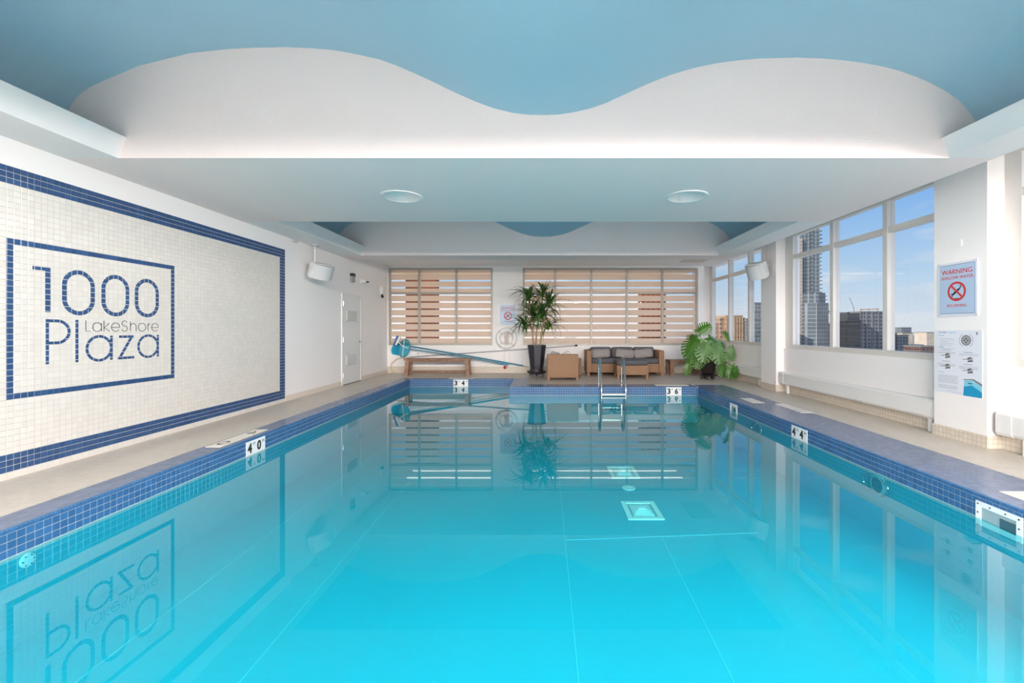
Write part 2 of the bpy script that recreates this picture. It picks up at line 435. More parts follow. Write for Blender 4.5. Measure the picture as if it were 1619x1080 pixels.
c3 = coping('trim_3', 'blue mosaic pool edge in front of the wooden bench', [(PL, PS, PF1, 11.65)])
tiles(c3, POOLBLUE, (PL, PF1, -.030), (1, 0, 0), (0, 0, -1), (0, -1, 0), cells(51, 3), .0525, .004)
tiles(c3, POOLTOP_SHEEN, (PL, PF1 + .03, -.004), (1, 0, 0), (0, 1, 0), (0, 0, 1), cells(51, 5), .0525, .004)
bullnose(c3, (PL, PF1, 0), (1, 0, 0), (0, -1, 0), 103)
c4 = coping('trim_4', 'raised blue mosaic pool corner jutting out below the tall potted plant', [(PS, -.43, PF2, 11.65)])
tiles(c4, POOLBLUE, (PS, PF2, -.030), (0, 1, 0), (0, 0, -1), (-1, 0, 0), cells(28, 3), .0525, .004)
tiles(c4, POOLTOP_SHEEN, (PS + .03, PF2 + .03, -.004), (1, 0, 0), (0, 1, 0), (0, 0, 1), cells(6, 33), .053, .004)
bullnose(c4, (PS, PF2, 0), (0, 1, 0), (-1, 0, 0), 57)
c5 = coping('trim_5', 'blue mosaic pool edge behind the steel ladder', [(-.43, PR, PF2, 10.30)])
tiles(c5, POOLBLUE, (PS, PF2, -.030), (1, 0, 0), (0, 0, -1), (0, -1, 0), cells(81, 3), .0521, .004)
tiles(c5, POOLTOP_SHEEN, (-.43, PF2 + .03, -.004), (1, 0, 0), (0, 1, 0), (0, 0, 1), cells(74, 8), .052, .004)
bullnose(c5, (PS, PF2, 0), (1, 0, 0), (0, -1, 0), 162)
c6 = coping('trim_6', 'blue mosaic pool edge at the near end', [(-3.48, PR, .2, PN)])

# ================================================================== structure: walls
b = B(); b.box(WL - .2, WL, YN, 13.1, -.25, 4.3)
wall_left = tag(b.build('wall_left', PLASTER), 'white plaster wall that carries the tile mural and the door', 'wall', kind='structure')
b = B()
b.box(WL, 4.70, D, 13.15, -.25, 0.815); b.box(-1.53, -0.644, D, 13.15, .815, 3.10); b.box(WL, 4.70, D, 13.15, 3.10, 4.3)
b.box(WL, -4.60, D, 13.15, .815, 3.10); b.box(4.525, 4.70, D, 13.15, .815, 3.10)
b.box(4.55, WX, 13.3, 13.5, -.25, 4.3)
tag(b.build('wall_back', PLASTER), 'white far wall with two banded windows', 'wall', kind='structure')
b = B()
piers = [(4.77, 5.42), (9.12, 9.75), (0.42, 1.05), (-3.95, -3.30)]
bays = [(-3.30, 0.42), (1.05, 4.77), (5.42, 9.12), (9.75, 13.3)]
for a, c in piers: b.box(PX, WX + .25, a, c, -.25, 3.6)
for a, c in bays:
    b.box(4.97, WX + .2, a, c, -.25, .86); b.box(WX - .08, WX + .2, a, c, .86, .90)
    b.box(WX - .02, WX + .2, a, c, 3.25, 3.6)
wall_right = tag(b.build('wall_right', PLASTER), 'white window wall with square piers and low sill walls', 'wall', kind='structure')
b = B()
b.box(WL, WX + .2, YN - .2, YN, -.25, 1.5); b.box(WL, WX + .2, YN - .2, YN, 2.95, 4.3); b.box(WL, WL + .3, YN - .2, YN, .7, 2.95)
for x in (-1.6, 1.6, 4.85): b.box(x, x + .2, YN - .2, YN, .7, 2.95)
tag(b.build('wall_front', PLASTER), 'white wall behind the viewpoint with wide window openings', 'wall', kind='structure')

# tile skirting
b = B()
for a, c in piers: b.box(PX - .012, PX + .005, a, c + .012, 0, .135); b.box(PX - .012, WX, a - .012, a, 0, .135)
for a, c in bays: b.box(4.955, 4.98, a, c, 0, .17)
tag(b.build('baseboard_right', BASETILE), 'beige tile skirting along the window wall', 'baseboard', kind='structure')
b = B(); b.box(WL, 4.70, D - .012, D, 0, .19); b.box(4.70, WX, 13.29, 13.3, 0, .19)
tag(b.build('baseboard_back', BASETILE), 'beige tile skirting along the far wall', 'baseboard', kind='structure')
b = B(); b.box(WL, WL + .012, 7.85, 10.05, 0, .10); b.box(WL, WL + .012, 11.08, D, 0, .10); b.box(WL, WL + .010, YN, 7.85, 0, .008)
tag(b.build('baseboard_left', mat('skirting_cream', srgb(225, 214, 202), 0.5)), 'cream skirting along the mural wall', 'baseboard', kind='structure')

# ================================================================== structure: ceiling
ceiling = thing('ceiling', 'white plaster ceiling with deep openings under blue waved vaults', 'ceiling', (0, 5, ZS), kind='structure')
# profile of the waved vault, across the room (X, Z)
prof_px = [(109, 171), (114, 163), (125, 150), (140, 139), (165, 127), (220, 104), (300, 84), (360, 77.5), (400, 75.5), (450, 74.5), (490, 76), (530, 79.5), (565, 86), (600, 94), (630, 105),
           (660, 118), (690, 132), (720, 146.5), (750, 160), (780, 171), (810, 178.5), (835, 181.5), (860, 182), (885, 181), (910, 177), (935, 171), (960, 162), (1000, 143.5), (1030, 130), (1060, 118.5), (1095, 108),
           (1130, 100.5), (1165, 95.5), (1200, 92.5), (1260, 91), (1300, 92.5), (1330, 95), (1365, 99.5), (1400, 106), (1425, 113), (1450, 122), (1475, 133), (1500, 147), (1515, 158), (1528, 171), (1537, 183), (1541, 190)]
k = 4.24 / F
vprof = [(-4.64, 3.02), (-4.635, 3.20)] + [((x - 861) * k, HC + (520 - y) * k) for x, y in prof_px] + [(4.20, 3.22), (4.30, 3.04)]
openings = [(-3.9, -1.36), (1.14, 4.24), (6.755, 9.85)]
for a, c in openings:
    q = B(); nP = len(vprof)
    top = 4.25
    q.add([(x, y, z) for y in (a, c) for x, z in vprof], [(i, i + 1, nP + i + 1, nP + i) for i in range(nP - 1)])
    q.build('waved_vault', VAULT, ceiling, smooth=True)
for a, c in [(YN, -3.9), (-1.36, 1.14), (4.24, 6.755), (9.85, 10.46)]:
    q = B(); ly = {-1.36: -.1, 4.24: 5.47}.get(a)
    if ly is None: q.box(WL, 4.354, a, c, ZS, 4.3)
    else:   # underside with two round openings for the recessed lamps
        q.add([(x, y, z) for z in (ZS, 4.3) for y in (a, c) for x in (WL, 4.354)], [(4, 5, 7, 6), (0, 1, 5, 4), (2, 6, 7, 3), (0, 4, 6, 2), (1, 3, 7, 5)])
        h = .30; xs = [WL, -1.78 - h, -1.78 + h, 1.77 - h, 1.77 + h, 4.354]; ys = [a, ly - h, ly + h, c]
        for i in range(5):
            for j in range(3):
                if j == 1 and i in (1, 3):
                    cxx = (xs[i] + xs[i + 1]) / 2; n = 40; sq = []; ci = []
                    for k in range(n):
                        t = 2 * math.pi * k / n; dx, dy = math.cos(t), math.sin(t); f_ = h / max(abs(dx), abs(dy))
                        sq.append((cxx + dx * f_, ly + dy * f_, ZS)); ci.append((cxx + dx * .22, ly + dy * .22, ZS))
                    q.add(sq + ci, [(k, (k + 1) % n, n + (k + 1) % n, n + k) for k in range(n)])
                else: q.add([(xs[i], ys[j], ZS), (xs[i + 1], ys[j], ZS), (xs[i + 1], ys[j + 1], ZS), (xs[i], ys[j + 1], ZS)], [(0, 1, 2, 3)])
    q.build('cross_beam', STUCCO if c > 3 else PLASTER, ceiling)
for a, c in openings:
    q = B(); q.prism([(WL, 0, ZS), (-4.12, 0, ZS), (-4.04, 0, 3.15), (-4.09, 0, 3.15), (-4.16, 0, 3.0), (WL, 0, 3.0)], (0, a, 0), (0, c, 0)); q.build('cove_ledge', PLASTER, ceiling)
    q = B(); q.prism([(4.354, 0, ZS), (3.91, 0, ZS), (3.83, 0, 3.14), (3.88, 0, 3.14), (3.95, 0, 3.0), (4.30, 0, 3.0), (4.30, 0, 3.6), (4.354, 0, 3.6)], (0, a, 0), (0, c, 0)); q.build('cove_ledge', PLASTER, ceiling)
q = B(); q.box(4.354, WX + .2, YN, 10.46, 3.35, 3.6); q.build('window_pocket_soffit', PLASTER, ceiling)
q = B(); q.box(WL, WX + .2, 10.46, 13.5, ZR, 3.6); q.build('rear_soffit', PLASTER, ceiling)
q = B(); q.box(WL - .2, WX + .25, YN - .2, 13.5, 4.3, 4.5); q.build('roof_slab', PLASTER, ceiling)
# ceiling access panel by the far wall
q = B(); q.box(3.75, 4.40, 11.2, 12.3, ZR - .006, ZR); q.build('access_panel', mat('panel_beige', srgb(214, 204, 194), 0.7), ceiling)

# ================================================================== windows
def window(name, label, O, U, L, z0, z1, cuts, tz, fm, fw=0.05, fd=0.07, film=None, tw=None, jl=None, jr=None):
    """frame in the plane from O along U (length L) between z0 and z1; cuts = mullion positions; tz = transom height"""
    O, U = Vector(O), Vector(U); Nn = U.cross(Vector((0, 0, 1)))
    w = thing(name, label, 'window', O + U * L / 2 + Vector((0, 0, z0)), kind='structure')
    def seg(nm, a0, a1, b0, b1, d=fd, m=fm, par=w, off=0):
        M = frame_of(U, Nn, O + U * (a0 + a1) / 2 + Vector((0, 0, (b0 + b1) / 2)) + Nn * off)
        q = B(); q.mbox(Matrix(((M[0][0], M[0][1], 0, M[0][3]), (M[1][0], M[1][1], 0, M[1][3]), (0, 0, 1, M[2][3]), (0, 0, 0, 1))), a1 - a0, d, b1 - b0)
        return q.build(nm, m, par)
    jl = jl or fw; jr = jr or fw
    seg('jamb', 0, jl, z0, z1); seg('jamb', L - jr, L, z0, z1)
    seg('bottom_rail', jl, L - jr, z0, z0 + fw); seg('top_rail', jl, L - jr, z1 - fw, z1)
    edges = [jl] + [v for c in cuts for v in (c - fw / 2, c + fw / 2)] + [L - jr]
    for c in cuts: seg('mullion', c - fw / 2, c + fw / 2, z0 + fw, z1 - fw, fd * 1.15)
    tw = tw or fw
    for i in range(0, len(edges), 2):
        a0, a1 = edges[i], edges[i + 1]
        seg('transom', a0, a1, tz - tw / 2, tz + tw / 2, fd * 0.9)
        for b0, b1 in ((z0 + fw, tz - tw / 2), (tz + tw / 2, z1 - fw)):
            p = seg('glass_pane', a0, a1, b0, b1, 0.006, GLASS)
            if film:
                zc = film[0]
                lo = b0
                gaps = []
                while zc < 4:
                    if zc + film[2] > b0 and zc < b1: gaps.append((max(zc, b0), min(zc + film[2], b1)))
                    zc += film[1]
                for g0, g1 in gaps + [(b1, b1)]:
                    if g0 - lo > .01: seg('frosted_band', a0, a1, lo, g0, 0.002, FILM, p, 0.006)
                    lo = g1
    return w
fb = D / F
film = (HC + (520 - 545.1) * fb - .022, 11.27 * fb, .046)
window('window_1', 'three-bay far window with frosted bands above the wooden bench', (-4.60, D + .04, 0), (1, 0, 0), 3.07, .815, 3.10, [.90, 1.99], 2.349, FRAME, .055, .09, film)
window('window_2', 'five-bay far window with frosted bands above the wicker sofa', (-.644, D + .04, 0), (1, 0, 0), 5.169, .815, 3.10, [.957, 2.023, 3.074, 4.124], 2.36, FRAME, .055, .09, film)
window('window_3', 'tall three-bay window onto the towers between the two piers', (WX, 9.12, 0), (0, -1, 0), 3.70, .90, 3.25, [1.48, 2.68], 2.745, FRAMEW, .085, .10, jl=.28, jr=.10)
window('window_4', 'tall window by the monstera showing a tan apartment block', (WX, 13.3, 0), (0, -1, 0), 3.55, .90, 3.25, [1.40, 2.56], 2.745, FRAMEW, .085, .10, jl=.22, jr=.10)
window('window_5', 'tall window beside the pier with the warning sign, mostly out of view', (WX, 4.77, 0), (0, -1, 0), 3.72, .90, 3.25, [1.30, 2.5], 2.745, FRAMEW, .085, .10, jl=.17, jr=.10)
window('window_6', 'tall window at the near end of the window wall', (WX, 0.42, 0), (0, -1, 0), 3.72, .90, 3.25, [1.30, 2.5], 2.745, FRAMEW, .085, .10)

# ================================================================== terrace behind the far windows
b = B(); b.box(-7, 4.75, 13.15, 22, -.3, -.05)
tag(b.build('terrace_floor', TERR), 'pale terrace floor behind the far windows', 'floor', kind='structure')
b = B(); b.box(-7, 4.75, 13.15, 15.9, 3.14, 3.4)
tag(b.build('terrace_canopy', PEACH), 'peach painted terrace canopy behind the far windows', 'canopy', kind='structure')
b = B(); b.box(-7, 4.75, 20, 20.2, -.05, 3.0)
tag(b.build('terrace_wall', mat('terrace_white', srgb(252, 246, 240), 0.9)), 'white parapet wall closing off the terrace', 'wall', kind='structure')
tb = thing('terrace_column', 'brown panelled column behind the frosted window above the bench', 'column', (-4.2, 15.2, -.05))
q = B(); q.box(-4.75, -3.72, 15.0, 15.5, -.05, 3.14); q.build('shaft', BROWN, tb)
q = B(); q.box(-4.80, -3.67, 14.95, 15.55, -.05, .12); q.build('plinth', BROWN, tb)
t = thing('terrace_lamp', 'long warm luminous panel under the terrace canopy', 'lamp', (0, 14.4, 3.10))
for y0, y1 in ((13.85, 13.9), (14.9, 14.95)):
    q = B(); q.box(-4.5, 4.5, y0, y1, 3.10, 3.14); q.build('frame_rail', WHITE, t)
ld = bpy.data.lights.new('terrace_panel', 'AREA'); ld.shape = 'RECTANGLE'; ld.size = 8.9; ld.size_y = 1.0; ld.energy = 55; ld.color = (1, .87, .74)
lo = bpy.data.objects.new('terrace_panel', ld); col.objects.link(lo); lo.location = (0, 14.4, 3.125); adopt(lo, t)
tb2 = thing('terrace_cabinet', 'tall orange-brown slatted cabinet behind the frosted window over the sofa', 'cabinet', (3.9, 15.2, -.05))
q = B(); q.box(3.30, 4.15, 15.0, 15.5, -.05, 2.55); q.build('body', mat('orange_wood', srgb(176, 112, 70), 0.7), tb2)
for i in range(5):
    q = B(); q.box(3.32 + i * .17, 3.42 + i * .17, 14.98, 15.0, .05, 2.5); q.build('slat', BROWN, tb2)
for (x, y, w, lab) in ((.82, 13.75, .30, 'round white planter of grasses behind the second pane of the sofa window'), (2.90, 13.75, .34, 'round white planter behind the fourth pane of the sofa window'), (3.55, 13.85, .30, 'round white planter beside the slatted terrace cabinet')):
    z = .55; pl = thing('terrace_planter', lab, 'planter', (x, y, -.05), group='planters on the terrace')
    q = B(); q.lathe([(.17, -.05), (.20, 0), (.06, .10), (.06, .5), (.12, .56), (w * .62, .86), (w * .66, .92), (w * .6, .92), (w * .55, .88)], 20, Matrix.Translation((x, y, 0))); q.build('bowl', WHITEP, pl, True)
    q = B()
    for i in range(70):
        a = random.uniform(0, 6.28); r0 = random.uniform(0, w * .5); l_ = random.uniform(.12, .26); tp = random.uniform(.05, .16)
        p = Vector((x + r0 * math.cos(a), y + r0 * math.sin(a), .88)); t = p + Vector((tp * math.cos(a), tp * math.sin(a), l_)); sd_ = Vector((-math.sin(a), math.cos(a), 0)) * .006
        q.add([p - sd_, p + sd_, t], [(0, 1, 2)])
    q.build('grass_tuft', DLEAF2, pl)['kind'] = 'stuff'

# ================================================================== tile mural
YE = 7.834; Z0 = 0.06                     # right end and lower edge of the mural
NC, NR = 122, 51
mural = thing('tile_mural', 'cream mosaic tile panel with blue border and lettered building logo', 'mural', (WL, 4.6, 0))
q = B(); q.box(WL, WL + .004, YE - NC * S, YE, 0.008, Z0 + NR * S); q.build('grout_bed', GROUT, mural)
def is_blue(c, r):
    if r < 0: return False
    if c < 3 or c >= NC - 3 or r < 3 or r >= NR - 3: return True
    return (45 <= c <= 77 and 12 <= r <= 38) and (c in (45, 77) or r in (12, 38))
allc = [(c, r) for c in range(NC) for r in range(-1, NR)]
near = {(c, r) for c in range(74, 80) for r in range(0, 50)}
bl = [t for t in allc if is_blue(*t)]; cmx = [t for t in allc if not is_blue(*t)]
OM = (WL + .004, YE, Z0)
tiles(mural, BLUE, OM, (0, -1, 0), (0, 0, 1), (1, 0, 0), bl, S, .005, .0055, [t for t in bl if t in near])
tiles(mural, CREAM, OM, (0, -1, 0), (0, 0, 1), (1, 0, 0), cmx, S, .005, .0026, [t for t in cmx if t in near])
# lettering: strokes in tile units (u to the right, v up), measured from the logo frame's lower left corner, cut along the tile joints
YF = YE - 78 * S; ZFm = Z0 + 12 * S
def clip(poly, axis, lim, keep_less):
    out = []
    for i in range(len(poly)):
        a, b_ = poly[i - 1], poly[i]; ia = (a[axis] <= lim) == keep_less; ib = (b_[axis] <= lim) == keep_less
        if ia != ib:
            t = (lim - a[axis]) / (b_[axis] - a[axis]); out.append((a[0] + t * (b_[0] - a[0]), a[1] + t * (b_[1] - a[1])))
        if ib: out.append(b_)
    return out
def stroke_quads(pts, w, closed=False):
    n = len(pts); L_, R_ = [], []
    for i in range(n):
        if closed: p0, p1 = pts[i - 1], pts[(i + 1) % n]
        else: p0, p1 = pts[max(i - 1, 0)], pts[min(i + 1, n - 1)]
        dx, dy = p1[0] - p0[0], p1[1] - p0[1]; d = math.hypot(dx, dy) or 1; nx, ny_ = -dy / d * w / 2, dx / d * w / 2
        L_.append((pts[i][0] + nx, pts[i][1] + ny_)); R_.append((pts[i][0] - nx, pts[i][1] - ny_))
    m = n if closed else n - 1
    return [[R_[i], R_[(i + 1) % n], L_[(i + 1) % n], L_[i]] for i in range(m)]
def arc(cx, cy, rx, ry, a0, a1, n=20): return [(cx + rx * math.cos(R(a0 + (a1 - a0) * i / n)), cy + ry * math.sin(R(a0 + (a1 - a0) * i / n))) for i in range(n + 1)]
def letter(strokes, m, joint=True, top=.0105, name='letter'):
    """each stroke a list of quads; joints run across the stroke only, as in cut tile"""
    q = B()
    for si, quads in enumerate(strokes):
        tp = top + si * .0004
        for poly in quads:
            dx = abs(poly[1][0] - poly[0][0]); dy = abs(poly[1][1] - poly[0][1]); ax = 0 if dx >= dy else 1
            if joint:
                g = .06; vals = [p[ax] for p in poly]; parts_ = []
                for c in range(math.floor(min(vals)), math.floor(max(vals)) + 1):
                    pp_ = clip(clip(poly, ax, c + g, False), ax, c + 1 - g, True)
                    if len(pp_) > 2: parts_.append(pp_)
            else: parts_ = [poly]
            for pp_ in parts_:
                q.prism([(WL + .006, YF + u * S, ZFm + v * S) for u, v in pp_], (0, 0, 0), (tp - .006, 0, 0))
    return q.build(name, m, mural)
sw = .80
letter([stroke_quads([(3.68, 22.5), (5.62, 22.5)], .62), stroke_quads([(6.03, 22.82), (6.03, 14.82)], .82)], BLUE)
for cx in (11.3, 18.5, 25.7):
    rx, ry = 2.95 - sw / 2, 2.95 - sw / 2; zt, zb = 23.02 - 2.95, 14.42 + 2.95
    letter([stroke_quads(arc(cx, zt, rx, ry, 0, 180, 28) + arc(cx, zb, rx, ry, 180, 360, 28), sw, True)], BLUE)
w2 = .52
letter([stroke_quads([(5.95, 13.58), (5.95, 5.5)], w2), stroke_quads([(6.22, 13.3), (7.6, 13.3)] + arc(7.55, 11.3, 2.0, 2.0, 90, -90, 24)[1:] + [(6.22, 9.3)], w2)], BLUE)
letter([stroke_quads([(10.93, 13.56), (10.93, 5.49)], w2)], BLUE)
for cx, xs_ in ((15.15, 17.58), (25.98, 28.42)):
    letter([stroke_quads(arc(cx, 7.95, 2.40, 2.40, 0, 360, 44)[:-1], w2, True), stroke_quads([(xs_, 10.46), (xs_, 5.5)], w2)], BLUE)
letter([stroke_quads([(19.2, 10.2), (22.45, 10.2)], w2), stroke_quads([(22.1, 10.3), (19.25, 5.6)], w2 + .05), stroke_quads([(18.9, 5.7), (22.56, 5.7)], w2)], BLUE)
w3 = .14
def bowl(x, r=.86): return arc(x, 12.2, r, .88, 0, 360, 24)[:-1]
small = [
    [stroke_quads([(12.55, 13.5), (12.55, 11.36), (13.45, 11.36)], w3)],
    [stroke_quads(bowl(14.7), w3, True), stroke_quads([(15.55, 13.0), (15.55, 11.36)], w3)],
    [stroke_quads([(16.05, 13.5), (16.05, 11.36)], w3), stroke_quads([(17.1, 12.95), (16.08, 12.1), (17.2, 11.37)], w3)],
    [stroke_quads([(17.6, 12.15), (19.3, 12.15)], w3), stroke_quads(arc(18.45, 12.2, .87, .88, 0, 320, 22), w3)],
    [stroke_quads(arc(20.4, 12.98, .56, .55, 25, 250, 14) + arc(20.4, 11.92, .6, .6, 70, -165, 16), w3)],
    [stroke_quads([(21.69, 13.45), (21.69, 11.36)], w3), stroke_quads([(21.7, 12.3)] + arc(22.37, 12.35, .66, .66, 180, 0, 14) + [(23.03, 11.36)], w3)],
    [stroke_quads(arc(24.45, 12.2, .92, .88, 0, 360, 24)[:-1], w3, True)],
    [stroke_quads([(25.9, 13.0), (25.9, 11.36)], w3), stroke_quads(arc(26.4, 12.4, .5, .58, 175, 85, 8), w3)],
    [stroke_quads([(26.85, 12.15), (28.5, 12.15)], w3), stroke_quads(arc(27.68, 12.2, .86, .88, 0, 320, 22), w3)]]
for s_ in small: letter(s_, GREYINK, False, .0108, 'small_letter')

# ================================================================== door in the left wall
door = thing('door_1', 'white flush service door with two louvre vents and steel lever', 'door', (WL, 10.55, 0), kind='structure')
q = B(); q.box(WL, WL + .02, 10.02, 10.07, 0, 2.13); q.box(WL, WL + .02, 11.04, 11.09, 0, 2.13); q.box(WL, WL + .02, 10.07, 11.04, 2.09, 2.13); q.build('door_frame', WHITE, door)
q = B(); q.box(WL, WL + .012, 10.075, 11.035, .012, 2.085); leaf = q.build('door_leaf', WHITE, door)
for z0, z1 in ((1.46, 1.76), (.42, .72)):
    q = B(); q.box(WL + .012, WL + .020, 10.26, 10.86, z0, z0 + .03); q.box(WL + .012, WL + .020, 10.26, 10.86, z1 - .03, z1)
    q.box(WL + .012, WL + .020, 10.26, 10.29, z0, z1); q.box(WL + .012, WL + .020, 10.83, 10.86, z0, z1); v = q.build('vent_frame', WHITE, leaf)
    q = B(); q.box(WL + .012, WL + .0135, 10.29, 10.83, z0 + .03, z1 - .03); q.build('vent_recess', mat('vent_dark', (.25, .25, .25, 1), .8), leaf)
    for i in range(10):
        zz = z0 + .045 + i * .0235
        q = B(); q.add([(WL + .0135, 10.29, zz + .012), (WL + .0135, 10.83, zz + .012), (WL + .022, 10.83, zz - .004), (WL + .022, 10.29, zz - .004), (WL + .0135, 10.29, zz + .009), (WL + .0135, 10.83, zz + .009), (WL + .022, 10.83, zz - .007), (WL + .022, 10.29, zz - .007)],
                       [(0, 1, 2, 3), (4, 7, 6, 5), (0, 3, 7, 4), (1, 5, 6, 2), (2, 6, 7, 3), (0, 4, 5, 1)]); q.build('louvre', WHITE, leaf)
for z in (.22, 1.05, 1.88):
    q = B(); q.tube([(WL + .022, 10.072, z - .06), (WL + .022, 10.072, z + .06)], .012, 8); q.build('hinge', CHROME, door)
q = B(); q.lathe([(.032, 0), (.032, .012), (.012, .014), (.012, .05)], 14, frame_of((0, 1, 0), (0, 0, 1), (WL + .012, 10.97, .98))); q.bar((WL + .055, 10.985, .98), (WL + .055, 10.86, .98), .018, .018); q.build('lever_handle', CHROME, leaf, True)
q = B(); q.box(WL + .001, WL + .03, 10.07, 11.04, 0, .012); q.build('threshold', DARK, door)

# ================================================================== speakers
def speaker(name, label, c, face, mount, w=.36, h=.30, d=.34):
    c = Vector(c); fd = Vector(face).normalized(); right = fd.cross(Vector((0, 0, 1))).normalized(); up = right.cross(fd)
    M = Matrix((right, fd, up)).transposed().to_4x4(); M.translation = c
    t = thing(name, label, 'loudspeaker', c, group='wall loudspeakers')
    bm = bmesh.new(); bw, bh = w * .50, h * .62
    pts = []
    for sx in (-1, 1):
        for sz in (-1, 1): pts += [(sx * w / 2, d * .38, sz * h / 2), (sx * bw / 2, -d / 2, sz * bh / 2), (sx * w * .48, -.02, sz * h * .49)]
    vs = [bm.verts.new(p) for p in pts]; r_ = bmesh.ops.convex_hull(bm, input=vs)
    bmesh.ops.bevel(bm, geom=bm.edges[:], offset=.012, segments=2, affect='EDGES')
    q = B(); q.bm(bm, M); q.build('cabinet', WHITEP, t, True)
    q = B(); n = 8; vsx = []
    for j in range(2):
        for i in range(n + 1):
            a = -1 + 2 * i / n; vsx.append(M @ Vector((a * w * .47, d * .38 + .10 * (1 - a * a) + .004, (-1 + 2 * j) * h * .46)))
    q.add(vsx, [(i, i + 1, n + 2 + i, n + 1 + i) for i in range(n)])
    for j in range(2):
        base = [M @ Vector((-w * .47, d * .36, (-1 + 2 * j) * h * .46)), M @ Vector((w * .47, d * .36, (-1 + 2 * j) * h * .46))]
        q.add(vsx[j * (n + 1):(j + 1) * (n + 1)] + [base[1], base[0]], [tuple(range(n + 3))])
    q.build('grille', GREYP, t)
    back = M @ Vector((0, -d / 2, 0))
    q = B(); q.tube([back + fd * .03, (back + Vector(mount)) / 2 + Vector((0, 0, .02)), mount], .016, 8)
    q.lathe([(.05, -.004), (.05, .012)], 14, Matrix.Translation(mount) @ Vector(face).to_track_quat('Z', 'Y').to_matrix().to_4x4()); q.build('bracket', WHITEP, t)
    return t
sp = speaker('wall_loudspeaker', 'white loudspeaker hung from a rod on the mural wall near the door', (-4.36, 8.50, 2.43), (.75, -.35, -.30), (WL + .004, 8.72, 2.56), .44, .30, .34)
q = B(); q.tube([(-4.50, 8.60, 2.50), (-4.50, 8.60, ZS)], .008, 6); q.build('hanging_rod', CHROME, sp)
q = B(); q.box(-4.54, -4.42, 8.55, 8.65, ZS - .02, ZS); q.build('ceiling_plate', GREYP, sp)
sp = speaker('wall_loudspeaker', 'white loudspeaker on the pier beside the tall window', (4.52, 9.28, 2.55), (-.72, -.42, -.38), (PX - .004, 9.44, 2.66), .40, .34, .38)
q = B(); q.tube([(4.785, 9.46, 2.66), (4.785, 9.46, 3.34)], .005, 6); q.build('cable', GREYP, sp)

# small fittings on the mural wall
t = thing('strobe_alarm', 'small black and grey alarm box high on the wall above the door', 'alarm', (WL, 10.55, 2.47))
q = B(); q.box(WL, WL + .06, 10.46, 10.62, 2.42, 2.56); q.build('body', mat('alarm_grey', (.35, .35, .36, 1), .5), t)
q = B(); q.box(WL, WL + .075, 10.47, 10.61, 2.56, 2.63); q.build('lens', DARK, t)
t = thing('spot_fitting', 'small round white spot fitting right of the alarm box', 'lamp', (WL, 11.1, 2.46))
q = B(); q.lathe([(.075, 0), (.075, .02), (.045, .04), (.045, .10), (.02, .13)], 16, frame_of((0, 1, 0), (0, 0, 1), (WL, 11.1, 2.5))); q.build('body', WHITEP, t, True)
q = B(); q.tube([(WL + .08, 11.10, 2.49), (WL + .17, 11.16, 2.49)], .018, 10); q.build('lens', DARK, t)
t = thing('security_camera', 'small white security camera at the corner beside the banded window', 'camera', (WL, 12.4, 2.2))
q = B(); q.rbox(WL, WL + .10, 12.30, 12.46, 2.24, 2.50, .02, 2); q.build('housing', WHITEP, t, True)
q = B(); q.tube([(WL + .07, 12.34, 2.26), (WL + .12, 12.24, 2.19)], .035, 12); q.build('lens', DARK, t)
tag(B().box(WL, WL + .04, 8.05, 8.20, 2.90, 2.948).build('ceiling_sensor', GREYP), 'small grey sensor where the wall meets the ceiling ledge', 'sensor')

# ================================================================== downlights
def downlight(x, y, label, grp='recessed ceiling downlights'):
    t = thing('downlight', label, 'lamp', (x, y, ZS), group=grp)
    q = B(); q.lathe([(.255, .004), (.255, -.010), (.225, -.012), (.215, .004)], 36, Matrix.Translation((x, y, ZS)), cap=False); q.build('trim_ring', WHITE, t, True)
    q = B(); q.lathe([(.219, -.006), (.215, .02), (.19, .07), (.14, .105), (.11, .115), (.11, .15), (.01, .15)], 36, Matrix.Translation((x, y, ZS)), cap=False)
    q.build('reflector_dome', WHITE, t, True)
    q = B(); q.lathe([(.03, .06), (.045, .09), (.045, .12), (.03, .145)], 16, Matrix.Translation((x, y, ZS))); q.build('bulb', WHITE, t, True)
downlight(-1.78, 5.47, 'round recessed white downlight in the beam, on the mural side')
downlight(1.77, 5.47, 'round recessed white downlight in the beam, on the window side')
downlight(-1.78, -.1, 'round recessed white downlight over the near deck, mural side')
downlight(1.77, -.1, 'round recessed white downlight over the near deck, window side')

# ================================================================== heater covers
def heater(y0, y1, label, legs):
    t = thing('heater_cover', label, 'heater', (4.9, (y0 + y1) / 2, 0), group='heater covers under the windows')
    q = B(); q.prism([(4.97, 0, .41), (4.87, 0, .41), (4.85, 0, .385), (4.85, 0, .20), (4.87, 0, .17), (4.97, 0, .17)], (0, y0, 0), (0, y1, 0)); q.build('casing', WHITE, t)
    for a, c in ((y0, y0 + .16), (y1 - .16, y1)):
        q = B(); q.prism([(4.97, 0, .416), (4.866, 0, .416), (4.845, 0, .388), (4.845, 0, .197), (4.866, 0, .165), (4.97, 0, .165)], (0, a, 0), (0, c, 0)); q.build('end_cap', WHITE, t)
    for y in legs:
        q = B(); q.box(4.88, 4.92, y - .03, y + .03, 0, .17); q.build('leg', WHITE, t)
heater(5.46, 9.08, 'long white baseboard heater cover under the tower windows', (5.56, 8.85))
heater(9.80, 13.2, 'white baseboard heater cover behind the monstera', (10.0,))
heater(1.1, 4.72, 'white baseboard heater cover beyond the pier with the warning sign', (4.45, 1.5))

